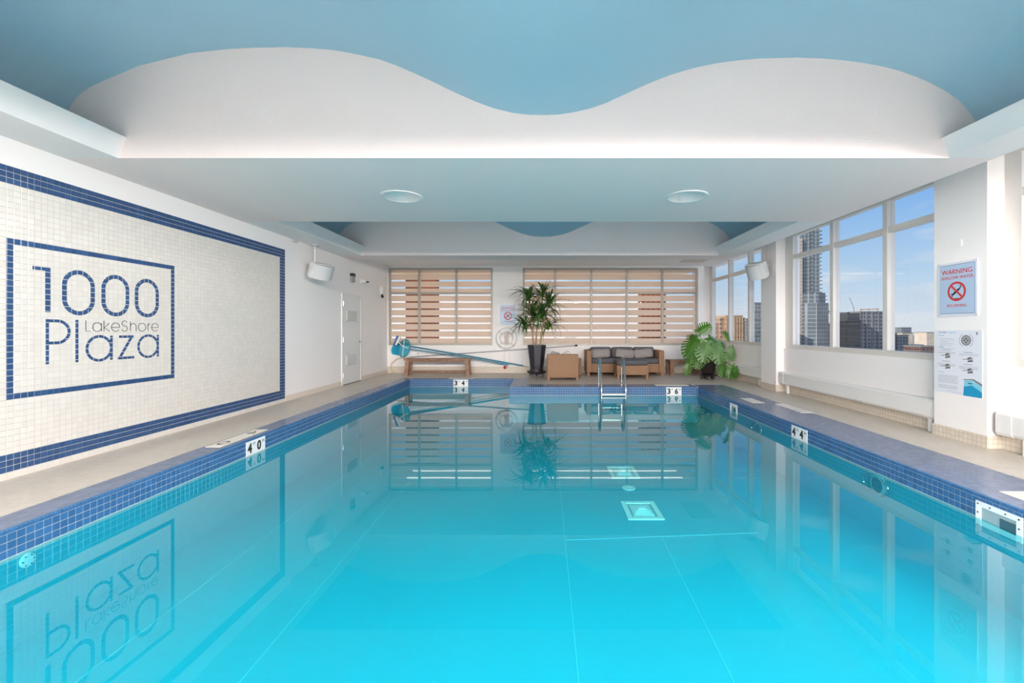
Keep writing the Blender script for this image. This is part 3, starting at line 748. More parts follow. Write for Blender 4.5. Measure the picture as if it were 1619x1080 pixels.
# ================================================================== signs
def warning_sign(name, label, M, w, h):
    """M: frame with x right, y up at the centre, z out of the wall"""
    t = thing(name, label, 'sign', M.translation, group='no diving signs')
    def at(x, y, z=0): return M @ Matrix.Translation((x, y, z))
    q = B(); q.mbox(at(0, 0, .006), w, h, .012); q.build('board', SIGNW, t)
    q = B(); q.mbox(at(0, 0, .0125), w * .90, h * .915, .002); q.build('border_line', NAVY, t)
    q = B(); q.mbox(at(0, 0, .0135), w * .885, h * .90, .002); q.build('panel', SIGNBLUE, t)
    z = .0150
    text('lettering', 'WARNING', .1, at(0, h * .325, z), RED, t, w * .78, height=h * .088, bold=.0006, depth=.0008)
    text('lettering', 'SHALLOW WATER', .1, at(0, h * .215, z), RED, t, w * .82, height=h * .058, bold=.0, depth=.0008)
    text('lettering', 'NO DIVING', .1, at(0, -h * .305, z), RED, t, w * .50, height=h * .052, bold=.0003, depth=.0008)
    r = w * .235; cy = -h * .045
    q = B(); n = 40
    ring = [(rr * math.cos(6.2832 * i / n), rr * math.sin(6.2832 * i / n) + cy) for rr in (r, r * .78) for i in range(n)]
    q.add([at(0, 0) @ Vector((x, y, z + .001)) for x, y in ring], [(i, (i + 1) % n, n + (i + 1) % n, n + i) for i in range(n)])
    for sgn in (1,):
        a = R(135 if sgn > 0 else 45); dx, dy = math.cos(a), math.sin(a); ww = r * .10
        q.add([at(0, 0) @ Vector((s1 * dx * r * .8 - s2 * dy * ww, cy + s1 * dy * r * .8 + s2 * dx * ww, z + .0012)) for s1, s2 in ((-1, -1), (1, -1), (1, 1), (-1, 1))], [(0, 1, 2, 3)])
    q.build('prohibition_ring', RED, t)
    q = B()   # diving figure: legs up to the right, arms down to the left
    for pts, wd in (([(.46, .62), (.36, .30), (.12, .12), (-.18, -.12), (-.46, -.36)], (.05, .08, .14, .14, .08)), ([(-.25, -.18), (-.48, -.40), (-.52, -.66)], (.08, .06, .04)), ([(-.46, -.24), (-.55, -.30), (-.60, -.25)], (.08, .10, .05))):
        for i in range(len(pts) - 1):
            a, c = Vector(pts[i]), Vector(pts[i + 1]); d = (c - a).normalized(); nn = Vector((-d.y, d.x))
            q.add([at(0, 0) @ Vector((p.x * r, cy + p.y * r, z + .0006)) for p in (a - nn * wd[i] * .8, c - nn * wd[i + 1] * .8, c + nn * wd[i + 1] * .8, a + nn * wd[i] * .8)], [(0, 1, 2, 3)])
    wv = [(-.5 + i * .1, -.74 + (.03 if i % 2 else -.03)) for i in range(11)]
    for i in range(10):
        a, c = wv[i], wv[i + 1]; q.add([at(0, 0) @ Vector((p[0] * r, cy + (p[1] + o) * r, z + .0006)) for p, o in ((a, -.04), (c, -.04), (c, .04), (a, .04))], [(0, 1, 2, 3)])
    q.build('diver_symbol', BLACK, t)
    for sx in (-1, 1):
        for sy in (-1, 1): q = B(); q.lathe([(.006, 0), (.006, .003)], 8, at(sx * w * .475, sy * h * .482, .012)); q.build('screw', CHROME, t)
    return t
warning_sign('warning_sign', 'pale blue warning sign on the window pier, above the instruction poster', frame_of((0, -1, 0), (0, 0, 1), (PX, 5.108, 1.765)), .484, .63)
warning_sign('warning_sign', 'pale blue warning sign on the far wall above the life ring', frame_of((1, 0, 0), (0, 0, 1), (-1.08, D, 1.71)), .50, .62)

# instruction poster
Mp = frame_of((0, -1, 0), (0, 0, 1), (PX, 5.108, .91)); pw, ph = .575, .75
t = thing('instruction_poster', 'white swim jet instruction poster below the warning sign on the pier', 'poster', Mp.translation)
def pp(x, y, z): return Mp @ Matrix.Translation((x * pw, y * ph, z))
q = B(); q.mbox(pp(0, 0, .002), pw, ph, .004); q.build('sheet', PAPER, t)
text('lettering', 'BADU\u00aeJET', .1, pp(-.33, .462, .0042), BLACK, t, pw * .19, height=ph * .020, bold=.001, depth=.0003)
text('lettering', 'imperial', .1, pp(-.12, .462, .0042), SKYINK, t, pw * .16, height=ph * .024, bold=.0005, depth=.0003)
q = B()
for i, (y, x0, x1) in enumerate([(.365 - .026 * j, -.40, (-.10, -.06, -.20, -.08, -.12, -.30, -.07, -.14)[j]) for j in range(8)] + [(.15 - .016 * j, -.44, -.05) for j in range(2)] + [(.135 - .016 * j, .03, .42) for j in range(2)]
                                + [(-.035 - .016 * j, -.44, -.05) for j in range(3)] + [(-.055 - .016 * j, .03, .42) for j in range(3)] + [(-.22 - .0165 * j, -.44, (.02, .0, .015, .01, -.03)[j % 5]) for j in range(8)] + [(-.375 - .0165 * j, -.44, .0) for j in range(4)] + [(-.462, -.25, -.05), (-.475, -.1, .1)]):
    q.mbox(pp((x0 + x1) / 2, y, .0042), (x1 - x0) * pw, .0035, .0004)
q.build('fine_print', INK, t)['kind'] = 'stuff'
for x, y, l in ((-.37, .415, .14), (-.38, .225, .12), (-.37, -.175, .12)):
    q = B(); q.mbox(pp(x, y, .0042), l * pw, .005, .0004); q.build('heading', SKYINK, t)
for x, y in ((-.25, .185), (.22, .16), (-.25, .005), (.22, -.02)):
    q = B(); q.mbox(pp(x, y, .0042), .18 * pw, .005, .0004); q.build('heading', POSTG, t)
def ring_at(cx, cy, r0, r1, m, name, z=.0043, n=28, a0=0, a1=360):
    q = B(); k = n + 1
    q.add([pp(cx, cy, z) @ Vector((r * math.cos(R(a0 + (a1 - a0) * i / n)), r * math.sin(R(a0 + (a1 - a0) * i / n)), 0)) for r in (r0, r1) for i in range(k)], [(i, i + 1, k + i + 1, k + i) for i in range(n)])
    return q.build(name, m, t)
ring_at(.18, .345, .0, .056, mat('poster_midgrey', srgb(168, 168, 172), .5), 'jet_picture'); ring_at(.18, .345, .048, .060, POSTG, 'jet_picture_rim', .0045)
ring_at(.18, .345, .078, .083, POSTG, 'jet_picture_handle', .0045, 14, 120, 240); ring_at(.18, .345, .078, .083, POSTG, 'jet_picture_handle', .0045, 14, -60, 60)
for dx, dy in ((0, .022), (0, -.024), (-.02, 0), (.02, 0)): ring_at(.18 + dx / pw, .345 + dy / ph, 0, .009, BLACK, 'jet_picture_nozzle', .0047, 10)
for cx, cy in ((-.24, .095), (.24, .055), (-.24, -.075), (.24, -.115)):
    q = B(); q.mbox(pp(cx - .09, cy, .0043), .05, .006, .0004); q.mbox(pp(cx + .0, cy + .02, .0044) @ Matrix.Rotation(.5, 4, 'Z'), .05, .016, .0004); q.mbox(pp(cx + .02, cy - .025, .0044) @ Matrix.Rotation(.2, 4, 'Z'), .06, .014, .0004); q.build('hand_drawing', mat('poster_dark', srgb(85, 82, 84), .5) if 'poster_dark' not in MATS else MATS['poster_dark'], t)
    q = B(); q.mbox(pp(cx + .03, cy, .0042), .055, .05, .0004); q.build('hand_drawing', MATS['poster_midgrey'], t)
q = B(); q.add([pp(x, y, .0043).translation for x, y in ((.12, -.5), (.5, -.5), (.5, -.36), (.30, -.27), (.14, -.30))], [(0, 1, 2, 3, 4)]); q.build('pool_picture', POSTB, t)
q = B(); q.add([pp(x, y, .0045).translation for x, y in ((.14, -.36), (.30, -.33), (.5, -.42), (.5, -.33), (.30, -.255), (.14, -.265))], [(0, 1, 4, 5), (1, 2, 3, 4)]); q.build('pool_picture_surface', POSTB2, t)
q = B(); q.add([pp(x, y, .0046).translation for x, y in ((.12, -.262), (.31, -.25), (.5, -.33), (.5, -.295), (.33, -.232), (.12, -.25))], [(0, 1, 4, 5), (1, 2, 3, 4)]); q.build('pool_picture_edge', POSTG, t)
q = B(); q.mbox(pp(.26, -.305, .0047), .05, .010, .0004); q.build('swimmer_picture', BLACK, t)
q = B()
for s_ in (1, -1): q.add([pp(.40 + a, .452 + c * s_, .0043).translation for a, c in ((-.022, .018), (.022, .018), (0, -.002))], [(0, 1, 2)])
q.build('emblem', BLACK, t)
tag(B().box(PX - .006, PX, 5.06, 5.16, 2.26, 2.33).build('wall_plate', PLASTER), 'small blank white cover plate high on the sign pier', 'cover plate')

# ================================================================== depth markers
def marker(label, M, w, h, ft, inch):
    """upright plate: origin at the middle of the top edge"""
    t = thing('depth_marker', label, 'depth marker', M.translation, group='depth markers on the pool edge')
    q = B(); q.mbox(M @ Matrix.Translation((0, -h / 2, .003)), w, h, .008); q.build('plate', MARK, t)
    c = M @ Matrix.Translation((0, -h * .5, .0075))
    text('lettering', ft, .1, c @ Matrix.Translation((-w * .33, 0, 0)), BLACK, t, height=h * .72, width=w * .22, bold=.004, depth=.0006)
    text('lettering', 'FT', .1, c @ Matrix.Translation((-w * .10, h * .22, 0)), BLACK, t, height=h * .20, width=w * .13, depth=.0006)
    text('lettering', inch, .1, c @ Matrix.Translation((w * .16, 0, 0)), BLACK, t, height=h * .72, width=w * .22, bold=.004, depth=.0006)
    text('lettering', 'IN', .1, c @ Matrix.Translation((w * .39, h * .22, 0)), BLACK, t, height=h * .20, width=w * .12, depth=.0006)
marker('white depth marker reading 4 FT 0 IN below the mural wall', frame_of((0, 1, 0), (0, 0, 1), (PL + .004, 5.28, -.026)), .34, .164, '4', '0')
marker('white depth marker reading 4 FT 4 IN on the window side', frame_of((0, -1, 0), (0, 0, 1), (PR - .004, 5.90, -.026)), .36, .164, '4', '4')
marker('white depth marker reading 3 FT 4 IN in front of the bench', frame_of((1, 0, 0), (0, 0, 1), (-2.165, PF1 - .004, -.010)), .38, .18, '3', '4')
marker('white depth marker reading 3 FT 6 IN beside the steel ladder', frame_of((1, 0, 0), (0, 0, 1), (2.90, PF2 - .004, -.010)), .34, .18, '3', '6')
def deck_plate(label, x0, x1, y0, y1, txt=None, rot=0):
    t = thing('deck_plate', label, 'depth plate', ((x0 + x1) / 2, (y0 + y1) / 2, 0), group='flat depth plates on the deck')
    q = B(); q.box(x0, x1, y0, y1, 0, .005); q.build('plate', PLATE, t)
    for k, ch in enumerate(txt or ''):
        text('lettering', ch, .1, frame_of((0, -1, 0), (1, 0, 0), ((x0 + x1) / 2, y1 - (y1 - y0) * (.2 + .6 * k), .0055)), MATS.get('faded_ink') or mat('faded_ink', srgb(95, 88, 84), .7), t, width=(y1 - y0) * .2, height=(x1 - x0) * .6, depth=.0004)
deck_plate('flat white depth plate lettered 4 FT 0 IN on the mural-side edge', -3.73, -3.56, 4.82, 5.65, '40')
deck_plate('flat blank white plate on the window-side edge by the jets', 3.98, 4.16, 6.8, 7.6)
deck_plate('flat blank white plate on the window-side edge by the monstera', 3.65, 3.86, 7.7, 8.2)
deck_plate('flat blank white plate on the window-side edge by the skimmer', 3.62, 3.82, 3.15, 3.5)
deck_plate('flat white plate on the pool edge in front of the bench', -2.5, -1.85, 11.45, 11.6)
deck_plate('flat white plate on the pool edge between ladder and monstera', 2.55, 3.3, 10.02, 10.22)

# ================================================================== skimmers, jets, drains
def skimmer(label, y0, y1, z0, z1, bw):
    t = thing('skimmer', label, 'skimmer', (PR, (y0 + y1) / 2, z0), group='wall skimmers')
    x0, x1 = PR - .014, PR - .004
    for nm, (a0, a1, b0, b1) in {'rail': (y0, y1, z1 - bw, z1), 'rail.': (y0, y1, z0, z0 + bw), 'stile': (y0, y0 + bw, z0 + bw, z1 - bw), 'stile.': (y1 - bw, y1, z0 + bw, z1 - bw)}.items():
        q = B(); q.box(x0, x1, a0, a1, b0, b1); q.build('frame_' + nm.strip('.'), MARK, t)
    q = B(); q.box(PR - .006, PR - .0042, y0 + bw, y1 - bw, z0 + bw, z1 - bw); q.build('throat', mat('skimmer_shade', srgb(150, 172, 178), .6) if 'skimmer_shade' not in MATS else MATS['skimmer_shade'], t)
    q = B(); q.box(PR - .010, PR - .006, y0 + bw, y0 + bw + (y1 - y0) * .35, z0 + bw, z1 - bw - .03); q.build('flap', mat('skimmer_flap', srgb(60, 96, 110), .5) if 'skimmer_flap' not in MATS else MATS['skimmer_flap'], t)
    if y1 - y0 > .25:
        for yy in (y0 + bw / 2, (2 * y0 + y1) / 3, (y0 + 2 * y1) / 3, y1 - bw / 2):
            for zz in (z1 - bw / 2, z1 - bw * 2.2):
                if zz < z1 - bw and yy not in (y0 + bw / 2, y1 - bw / 2): continue
                q = B(); q.lathe([(.0055, 0), (.0055, .004)], 10, frame_of((0, -1, 0), (0, 0, 1), (x0, yy, zz))); q.build('screw', DARK, t)
skimmer('white framed skimmer opening near the jets on the window side', 3.14, 3.48, -.24, -.055, .040)
skimmer('small white framed return opening near the monstera', 7.80, 8.10, -.24, -.06, .045)
def jet(label, y, z=-.30):
    t = thing('swim_jet', label, 'pool jet', (PR, y, z), group='underwater swim jets')
    M = frame_of((0, -1, 0), (0, 0, 1), (PR, y, z))
    q = B(); q.lathe([(.105, 0), (.105, .02), (.08, .03), (.08, .02), (.02, .02)], 28, M); q.build('housing', FITD, t, True)
    q = B(); q.lathe([(.078, .021), (.078, .024), (.01, .026)], 24, M); q.build('grille', JETD, t)
    for s_ in (-1, 1):
        q = B(); q.tube([M @ Vector((s_ * .17 * math.cos(R(a)), .10 * math.sin(R(a)), .04)) for a in range(-60, 61, 15)], .010, 8); q.build('handle', STEEL, t, True)
jet('round underwater swim jet with steel handles, below the tower windows', 4.50); jet('round underwater swim jet with steel handles, nearer the ladder', 7.02)
t = thing('wall_inlet', 'small white inlet plate under water below the mural', 'pool inlet', (PL, 2.95, -.255))
q = B(); q.lathe([(.045, 0), (.045, .010), (.03, .014)], 20, frame_of((0, 1, 0), (0, 0, 1), (PL, 2.95, -.255))); q.build('plate', FIT, t)
for k in range(6):
    q = B(); q.lathe([(.006, 0), (.006, .003)], 8, frame_of((0, 1, 0), (0, 0, 1), (PL + .012, 2.95 + .033 * math.cos(k * 1.047), -.255 + .033 * math.sin(k * 1.047)))); q.build('slot', JETD, t)
def drain(label, x, y, w, l):
    t = thing('main_drain', label, 'drain', (x, y, ZF), group='square floor drains')
    q = B()
    for a in ((x - w / 2, x + w / 2, y - l / 2, y - l / 2 + .06), (x - w / 2, x + w / 2, y + l / 2 - .06, y + l / 2), (x - w / 2, x - w / 2 + .055, y - l / 2 + .06, y + l / 2 - .06), (x + w / 2 - .055, x + w / 2, y - l / 2 + .06, y + l / 2 - .06)): q.box(*a, ZF, ZF + .012)
    q.build('frame', FIT, t)
    iw, il = w / 2 - .055, l / 2 - .06
    q = B(); q.box(x - iw, x + iw, y - il, y + il, ZF, ZF + .003); q.build('pan', FITD, t)
    q = B(); tw = .04
    q.add([(x - iw * .8, y - il * .8, ZF + .004), (x + iw * .8, y - il * .8, ZF + .004), (x + iw * .8, y + il * .8, ZF + .004), (x - iw * .8, y + il * .8, ZF + .004),
           (x - tw, y - tw, ZF + .045), (x + tw, y - tw, ZF + .045), (x + tw, y + tw, ZF + .045), (x - tw, y + tw, ZF + .045)], [(4, 5, 6, 7), (0, 1, 5, 4), (1, 2, 6, 5), (2, 3, 7, 6), (3, 0, 4, 7)])
    q.build('dome_cover', FIT, t)
    for k in range(4):
        yy = y - il * .75 + k * .022
        q = B(); q.bar((x - iw * .66, yy, ZF + .010 + k * .008), (x + iw * .66, yy, ZF + .010 + k * .008), .007, .007); q.build('slot', FITD, t)
    for k in range(4):
        for yy in (y - l / 2 + .03, y + l / 2 - .03):
            q = B(); q.lathe([(.006, 0), (.006, .002)], 8, Matrix.Translation((x - w / 2 + .05 + k * (w - .1) / 3, yy, ZF + .012))); q.build('screw', JETD, t)
drain('square grated main drain on the pool floor, nearer the deep end', 1.12, 5.07, .40, .50)
drain('square grated main drain on the pool floor, nearer the ladder', 1.145, 6.42, .40, .52)
t = thing('round_fitting', 'round white floor fitting between the two square drains', 'pool fitting', (1.11, 5.78, ZF))
q = B(); q.lathe([(.085, 0), (.085, .010), (.02, .014)], 24, Matrix.Translation((1.11, 5.78, ZF))); q.build('plate', FIT, t)
for k in range(6):
    q = B(); q.lathe([(.008, 0), (.008, .002)], 8, Matrix.Translation((1.11 + .06 * math.cos(k * 1.047), 5.78 + .06 * math.sin(k * 1.047), ZF + .0112))); q.build('screw', JETD, t)

# ================================================================== pool ladder
lad = thing('pool_ladder', 'stainless steel pool ladder with two bent handrails', 'ladder', (1.53, 9.95, 0))
for x in (1.265, 1.80):
    raw = [(10.25, .004), (10.25, .30), (10.24, .48), (10.20, .60), (10.13, .665), (10.05, .655), (9.99, .58), (9.94, .46), (9.86, .27), (9.79, .12), (9.74, 0), (9.72, -.10), (9.715, -.25), (9.715, -.78)]
    q = B(); q.tube([(x, a, c) for a, c in raw], .022, 12); q.build('handrail', STEEL, lad, True)
    q = B(); q.lathe([(.05, 0), (.05, .008), (.03, .02), (.024, .022)], 16, Matrix.Translation((x, 10.25, .001))); q.build('base_collar', STEEL, lad, True)
for z in (-.155, -.45, -.72):
    q = B(); q.rbox(1.265, 1.80, 9.675, 9.755, z - .02, z + .02, .012, 2); q.build('tread', WHITEP if z > -.3 else STEEL, lad, True)

# ================================================================== bench, poles, life ring
bn = thing('wooden_bench', 'low brown wooden bench against the far wall', 'bench', (-3.0, 12.35, 0))
bx0, bx1, by0, by1 = -3.92, -2.06, 12.16, 12.54
for k in range(3):
    q = B(); yy = by0 + k * (by1 - by0) / 3; q.rbox(bx0, bx1, yy, yy + (by1 - by0) / 3 - .006, .425, .47, .008, 2); q.build('top_plank', WOOD, bn)
for sx, x in ((1, bx0 + .11), (-1, bx1 - .11)):
    for y in (by0 + .05, by1 - .05):
        q = B(); q.add([(x + a - sx * (0.04 if z == 0 else 0), y + c, z) for z in (0, .425) for a, c in ((-.05, -.04), (.05, -.04), (.05, .04), (-.05, .04))], [(3, 2, 1, 0), (4, 5, 6, 7), (0, 1, 5, 4), (1, 2, 6, 5), (2, 3, 7, 6), (3, 0, 4, 7)]); q.build('leg', WOOD, bn)
    q = B(); q.box(x - .035, x + .035, by0 + .09, by1 - .09, .36, .425); q.build('cross_rail', WOOD, bn)
q = B(); q.box(bx0 + .13, bx1 - .13, 12.30, 12.40, .07, .13); q.build('stretcher', WOOD, bn)
q = B(); q.box(bx0 + .14, bx1 - .14, by0 + .03, by0 + .06, .375, .425); q.build('apron', WOOD, bn)
for x in (bx0 + .09, bx1 - .09):
    q = B(); q.box(x - .03, x + .03, by0 + .09, by1 - .09, .06, .14); q.build('foot_rail', WOOD, bn)

YP = 12.72
net = thing('pool_skimmer_net', 'teal skimmer net on a long pole leaning along the far wall above the bench', 'pool net', (-3.9, YP, .3))
q = B(); q.tube([(-3.90, YP, .80), (-2.2, YP, .515), (-.62, YP, .235)], .018, 10); q.build('pole', TEAL, net, True)
q = B(); q.tube([(-.62, YP, .235), (-.48, YP, .21)], .012, 8); q.build('pole_tip', WHITEP, net)
q = B(); loop = [(-4.05 + .155 * math.cos(R(a)) + .04 * math.sin(R(a)), YP - .03, .74 + .26 * math.sin(R(a)) * (1.0 if abs(math.sin(R(a))) < .9 else .97)) for a in range(0, 360, 12)]
q.tube(loop, .013, 8, True); q.build('net_frame', TEAL, net, True)
q = B(); c0 = Vector((-4.36, YP, .70)); n_ = len(loop)
rings = [[Vector(p) * (1 - f) + (c0 + (Vector(p) - Vector((-4.05, YP - .03, .74))) * .55) * f + Vector((0, .10 * math.sin(f * 3.0), 0)) for p in loop] for f in (0, .35, .7, 1.0)]
q.add([v for r in rings for v in r], [(i * n_ + k, i * n_ + (k + 1) % n_, (i + 1) * n_ + (k + 1) % n_, (i + 1) * n_ + k) for i in range(3) for k in range(n_)] + [tuple(3 * n_ + k for k in range(n_))]); q.build('net_bag', NETM, net)
q = B(); q.bar((-4.10, YP - .05, .50), (-4.05, YP - .05, .98), .05, .014); q.build('white_strap', WHITEP, net)
brush = thing('pool_brush', 'blue and white pool brush on a teal pole crossing the skimmer net', 'pool brush', (-3.8, YP - .06, .3))
q = B(); q.tube([(-3.88, YP - .17, .73), (-2.3, YP - .17, .49), (-1.42, YP - .17, .335), (-1.05, YP - .17, .275)], .016, 10); q.build('pole', TEAL, brush, True)
q = B(); q.bar((-1.38, YP - .17, .345), (-1.03, YP - .17, .285), .04, .05); q.build('grip', TEAL, brush)
q = B(); q.bar((-4.30, YP - .17, .82), (-4.20, YP - .17, 1.10), .05, .05); q.build('brush_head', mat('brush_blue', srgb(56, 100, 160), .6), brush)
q = B(); q.bar((-4.25, YP - .17, .84), (-4.13, YP - .17, 1.08), .05, .05); q.build('bristles', WHITEP, brush)
q = B(); q.tube([(-4.2, YP - .17, .93), (-4.05, YP - .17, .80), (-3.88, YP - .17, .73)], .012, 8); q.build('socket', WHITEP, brush)
gp = thing('grey_pole', 'long grey telescopic pole resting along the far wall behind the bench', 'pole', (-1.5, 12.88, .4))
q = B(); q.tube([(-3.95, 12.88, .47), (.90, 12.88, .81)], .014, 10); q.build('tube', GREYPOLE, gp, True)
q = B(); q.tube([(.89, 12.88, .809), (.96, 12.88, .814)], .026, 10); q.build('end_cap', BLACK, gp)
ho = B(); ho.tube([(-3.95, 12.82, .455), (-4.15, 12.82, .46), (-4.32, 12.82, .42), (-4.46, 12.82, .30), (-4.50, 12.82, .16), (-4.45, 12.82, .07), (-4.36, 12.80, .02)], .014, 8)
tag(ho.build('vacuum_hose', HOSE, smooth=True), 'cream hose curling down at the end of the bench', 'hose')
t = thing('wall_hook', 'small metal hook on the far wall above the bench', 'hook', (-3.72, D, .56))
q = B(); q.tube([(-3.72, D, .60), (-3.72, D - .05, .58), (-3.72, D - .05, .54), (-3.70, D - .05, .56)], .008, 6); q.build('arm', CHROME, t)

ring = thing('life_ring', 'white life ring with looped rope on the far wall below the warning sign', 'life ring', (-1.12, D - .06, .70))
cx, cz = -1.12, 1.02
q = B(); rad, tr = .245, .068
q.tube([(cx + rad * math.cos(6.2832 * i / 40), D - .075, cz + rad * math.sin(6.2832 * i / 40)) for i in range(40)], tr, 14, True); q.build('ring', mat('ring_white', (.83, .83, .82, 1), .5), ring, True)
for k in range(4):
    a = R(45 + 90 * k); q = B()
    q.tube([(cx + rad * math.cos(a + d), D - .075, cz + rad * math.sin(a + d)) for d in (-.14, -.07, 0, .07, .14)], tr + .004, 14); q.build('band', ROPE, ring, True)
q = B(); pts = []
for i in range(120):
    a = i * .55; pts.append((cx + .06 * math.sin(a) + .02 * math.sin(i * .13), D - .10 - .04 * math.cos(a * .5), cz + .03 + .17 * math.cos(a * .37) - .04))
q.tube(pts, .007, 6); q.build('coiled_rope', ROPE, ring, True)
q = B(); q.tube([(cx, D - .02, cz + .22), (cx, D - .09, cz + .22), (cx, D - .10, cz + .20)], .010, 6); q.build('hanger', CHROME, ring)
for dx, x1 in ((-.06, -.10), (.05, .62)):
    q = B(); q.tube([(cx + dx, D - .03, cz - .30), (cx + dx + x1 * .1, D - .02, .45), (cx + dx + x1 * .15, D - .03, .22)], .004, 6); q.build('hanging_line', ROPE, ring)
q = B(); q.lathe([(.001, -.05), (.025, -.043), (.043, -.025), (.05, 0), (.043, .025), (.025, .043), (.001, .05)], 16, Matrix.Translation((-1.16, D - .075, .17))); fl = q.build('float', REDB, ring, True)
q = B(); q.lathe([(.0, .0), (.025, .004), (.03, .05), (.0, .055)], 12, Matrix.Translation((-1.09, D - .075, .15))); q.build('float_cap', WHITEP, ring)

# ================================================================== wicker furniture
def legs(t, x0, x1, y0, y1, h, w=.06):
    for x in (x0, x1 - w):
        for y in (y0, y1 - w):
            q = B(); q.box(x, x + w, y, y + w, 0, h); q.build('leg', MATS['furniture_leg'], t)
mat('furniture_leg', srgb(150, 112, 86), 0.6)
sofa = thing('wicker_sofa', 'long tan wicker sofa with charcoal cushions under the far window', 'sofa', (2.23, 12.5, 0))
sx0, sx1, sy0, sy1 = 1.16, 3.30, 12.10, 12.90
q = B(); q.rbox(sx0 + .14, sx1 - .14, sy0 + .02, sy1 - .1, .09, .34, .015, 2); q.build('seat_base', WICKER, sofa)
for x in (sx0, sx1 - .14):
    q = B(); q.rbox(x, x + .14, sy0, sy1, .09, .70, .02, 2); q.build('arm', WICKER, sofa)
q = B(); q.rbox(sx0 + .13, sx1 - .13, sy1 - .14, sy1, .09, .72, .02, 2); q.build('backrest', WICKER, sofa)
legs(sofa, sx0 + .02, sx1 - .02, sy0 + .02, sy1 - .02, .10, .07)
q = B(); q.rbox(sx0 + .15, sx1 - .15, sy0 + .0, sy1 - .14, .345, .475, .04, 4); q.build('seat_cushion', CUSHION, sofa, True)
cw = (sx1 - sx0 - .30) / 3
for k in range(3):
    M = Matrix.Translation((sx0 + .15 + cw * (k + .5), sy1 - .25, .615)) @ Matrix.Rotation(R(-12), 4, 'X')
    q = B(); q.rbox(-cw / 2 + .01, cw / 2 - .01, -.075, .075, -.14, .165, .05, 4, M); q.build('back_cushion', CUSHION, sofa, True)
for k, (dx, lab) in enumerate(((-.02, 'striped grey throw pillow at the armchair end of the sofa'), (.06, 'striped grey throw pillow in the middle of the sofa'), (-.03, 'striped grey throw pillow at the side table end of the sofa'))):
    M = Matrix.Translation((sx0 + .15 + cw * (k + .5) + dx, sy1 - .40, .60)) @ Matrix.Rotation(R(-18), 4, 'X') @ Matrix.Rotation(R((-4, 5, -6)[k]), 4, 'Y')
    pbm = bmesh.new(); bmesh.ops.create_grid(pbm, x_segments=12, y_segments=8, size=1)
    q = B(); vs = []
    for sgn in (1, -1):
        for j in range(9):
            for i in range(13):
                u, v = -1 + i / 6, -1 + j / 4; th = .065 * ((1 - u * u) * (1 - v * v)) ** .45
                pin = 1 - .05 * (u * u * v * v)
                vs.append(M @ Vector((u * .26 * pin, -sgn * th, v * .125 * pin)))
    pbm.free()
    fs = [(s * 117 + j * 13 + i, s * 117 + j * 13 + i + 1, s * 117 + (j + 1) * 13 + i + 1, s * 117 + (j + 1) * 13 + i) for s in (0, 1) for j in range(8) for i in range(12)]
    q.add(vs, fs); tag(q.build('throw_pillow', PILLOW, smooth=True), lab, 'pillow', 'striped pillows on the sofa')

ot = thing('wicker_ottoman', 'tan wicker ottoman with a grey cushion in front of the sofa', 'ottoman', (2.3, 11.75, 0))
ox0, ox1, oy0, oy1 = 1.89, 2.72, 11.46, 12.05
q = B(); q.rbox(ox0, ox1, oy0, oy1, .09, .345, .012, 2); q.build('body', WICKER, ot)
legs(ot, ox0 + .01, ox1 - .01, oy0 + .01, oy1 - .01, .10, .06)
q = B(); q.rbox(ox0 + .005, ox1 - .005, oy0 + .005, oy1 - .005, .35, .475, .045, 4); q.build('cushion', CUSHION, ot, True)

ac = thing('wicker_armchair', 'tan wicker armchair seen from behind beside the tall potted plant', 'armchair', (.46, 11.4, 0))
ax0, ax1, ay0, ay1 = .065, .855, 11.05, 11.80
q = B(); q.rbox(ax0, ax1, ay0, ay0 + .13, .09, .66, .018, 2); q.build('backrest', WICKER, ac)
for x in (ax0, ax1 - .13):
    q = B(); q.rbox(x, x + .13, ay0 + .12, ay1, .09, .62, .018, 2); q.build('arm', WICKER, ac)
q = B(); q.rbox(ax0 + .12, ax1 - .12, ay0 + .12, ay1 - .01, .09, .34, .012, 2); q.build('seat_base', WICKER, ac)
q = B(); q.rbox(ax0 + .14, ax1 - .14, ay0 + .14, ay1, .345, .47, .04, 4); q.build('seat_cushion', CUSHION, ac, True)
q = B(); q.box(ax0 + .02, ax1 - .02, ay0 + .01, ay0 + .05, .07, .10); q.build('bottom_rail', MATS['furniture_leg'], ac)
legs(ac, ax0 + .01, ax1 - .01, ay0 + .005, ay1 - .01, .10, .05)
for k, (dx, rz, m, lab) in enumerate(((.20, 14, PILLOW, 'striped pillow peeping over the armchair back'), (.50, -24, mat('pale_pillow', srgb(205, 200, 196), .95), 'pale pillow leaning beside the striped one in the armchair'))):
    M = Matrix.Translation((ax0 + dx, ay0 + .24, .60)) @ Matrix.Rotation(R(14), 4, 'X') @ Matrix.Rotation(R(rz), 4, 'Y')
    q = B(); q.rbox(-.12, .12, -.05, .05, -.11, .11, .045, 4, M); tag(q.build('throw_pillow', m, smooth=True), lab, 'pillow')
st = thing('wicker_side_table', 'small wicker cube table half hidden behind the armchair', 'side table', (.80, 12.2, 0))
q = B(); q.rbox(.56, 1.01, 12.0, 12.42, .03, .46, .012, 2); q.build('body', WICKER, st)
q = B(); q.rbox(.555, 1.015, 11.995, 12.425, .46, .48, .006, 1); q.build('top', MATS['furniture_leg'], st)

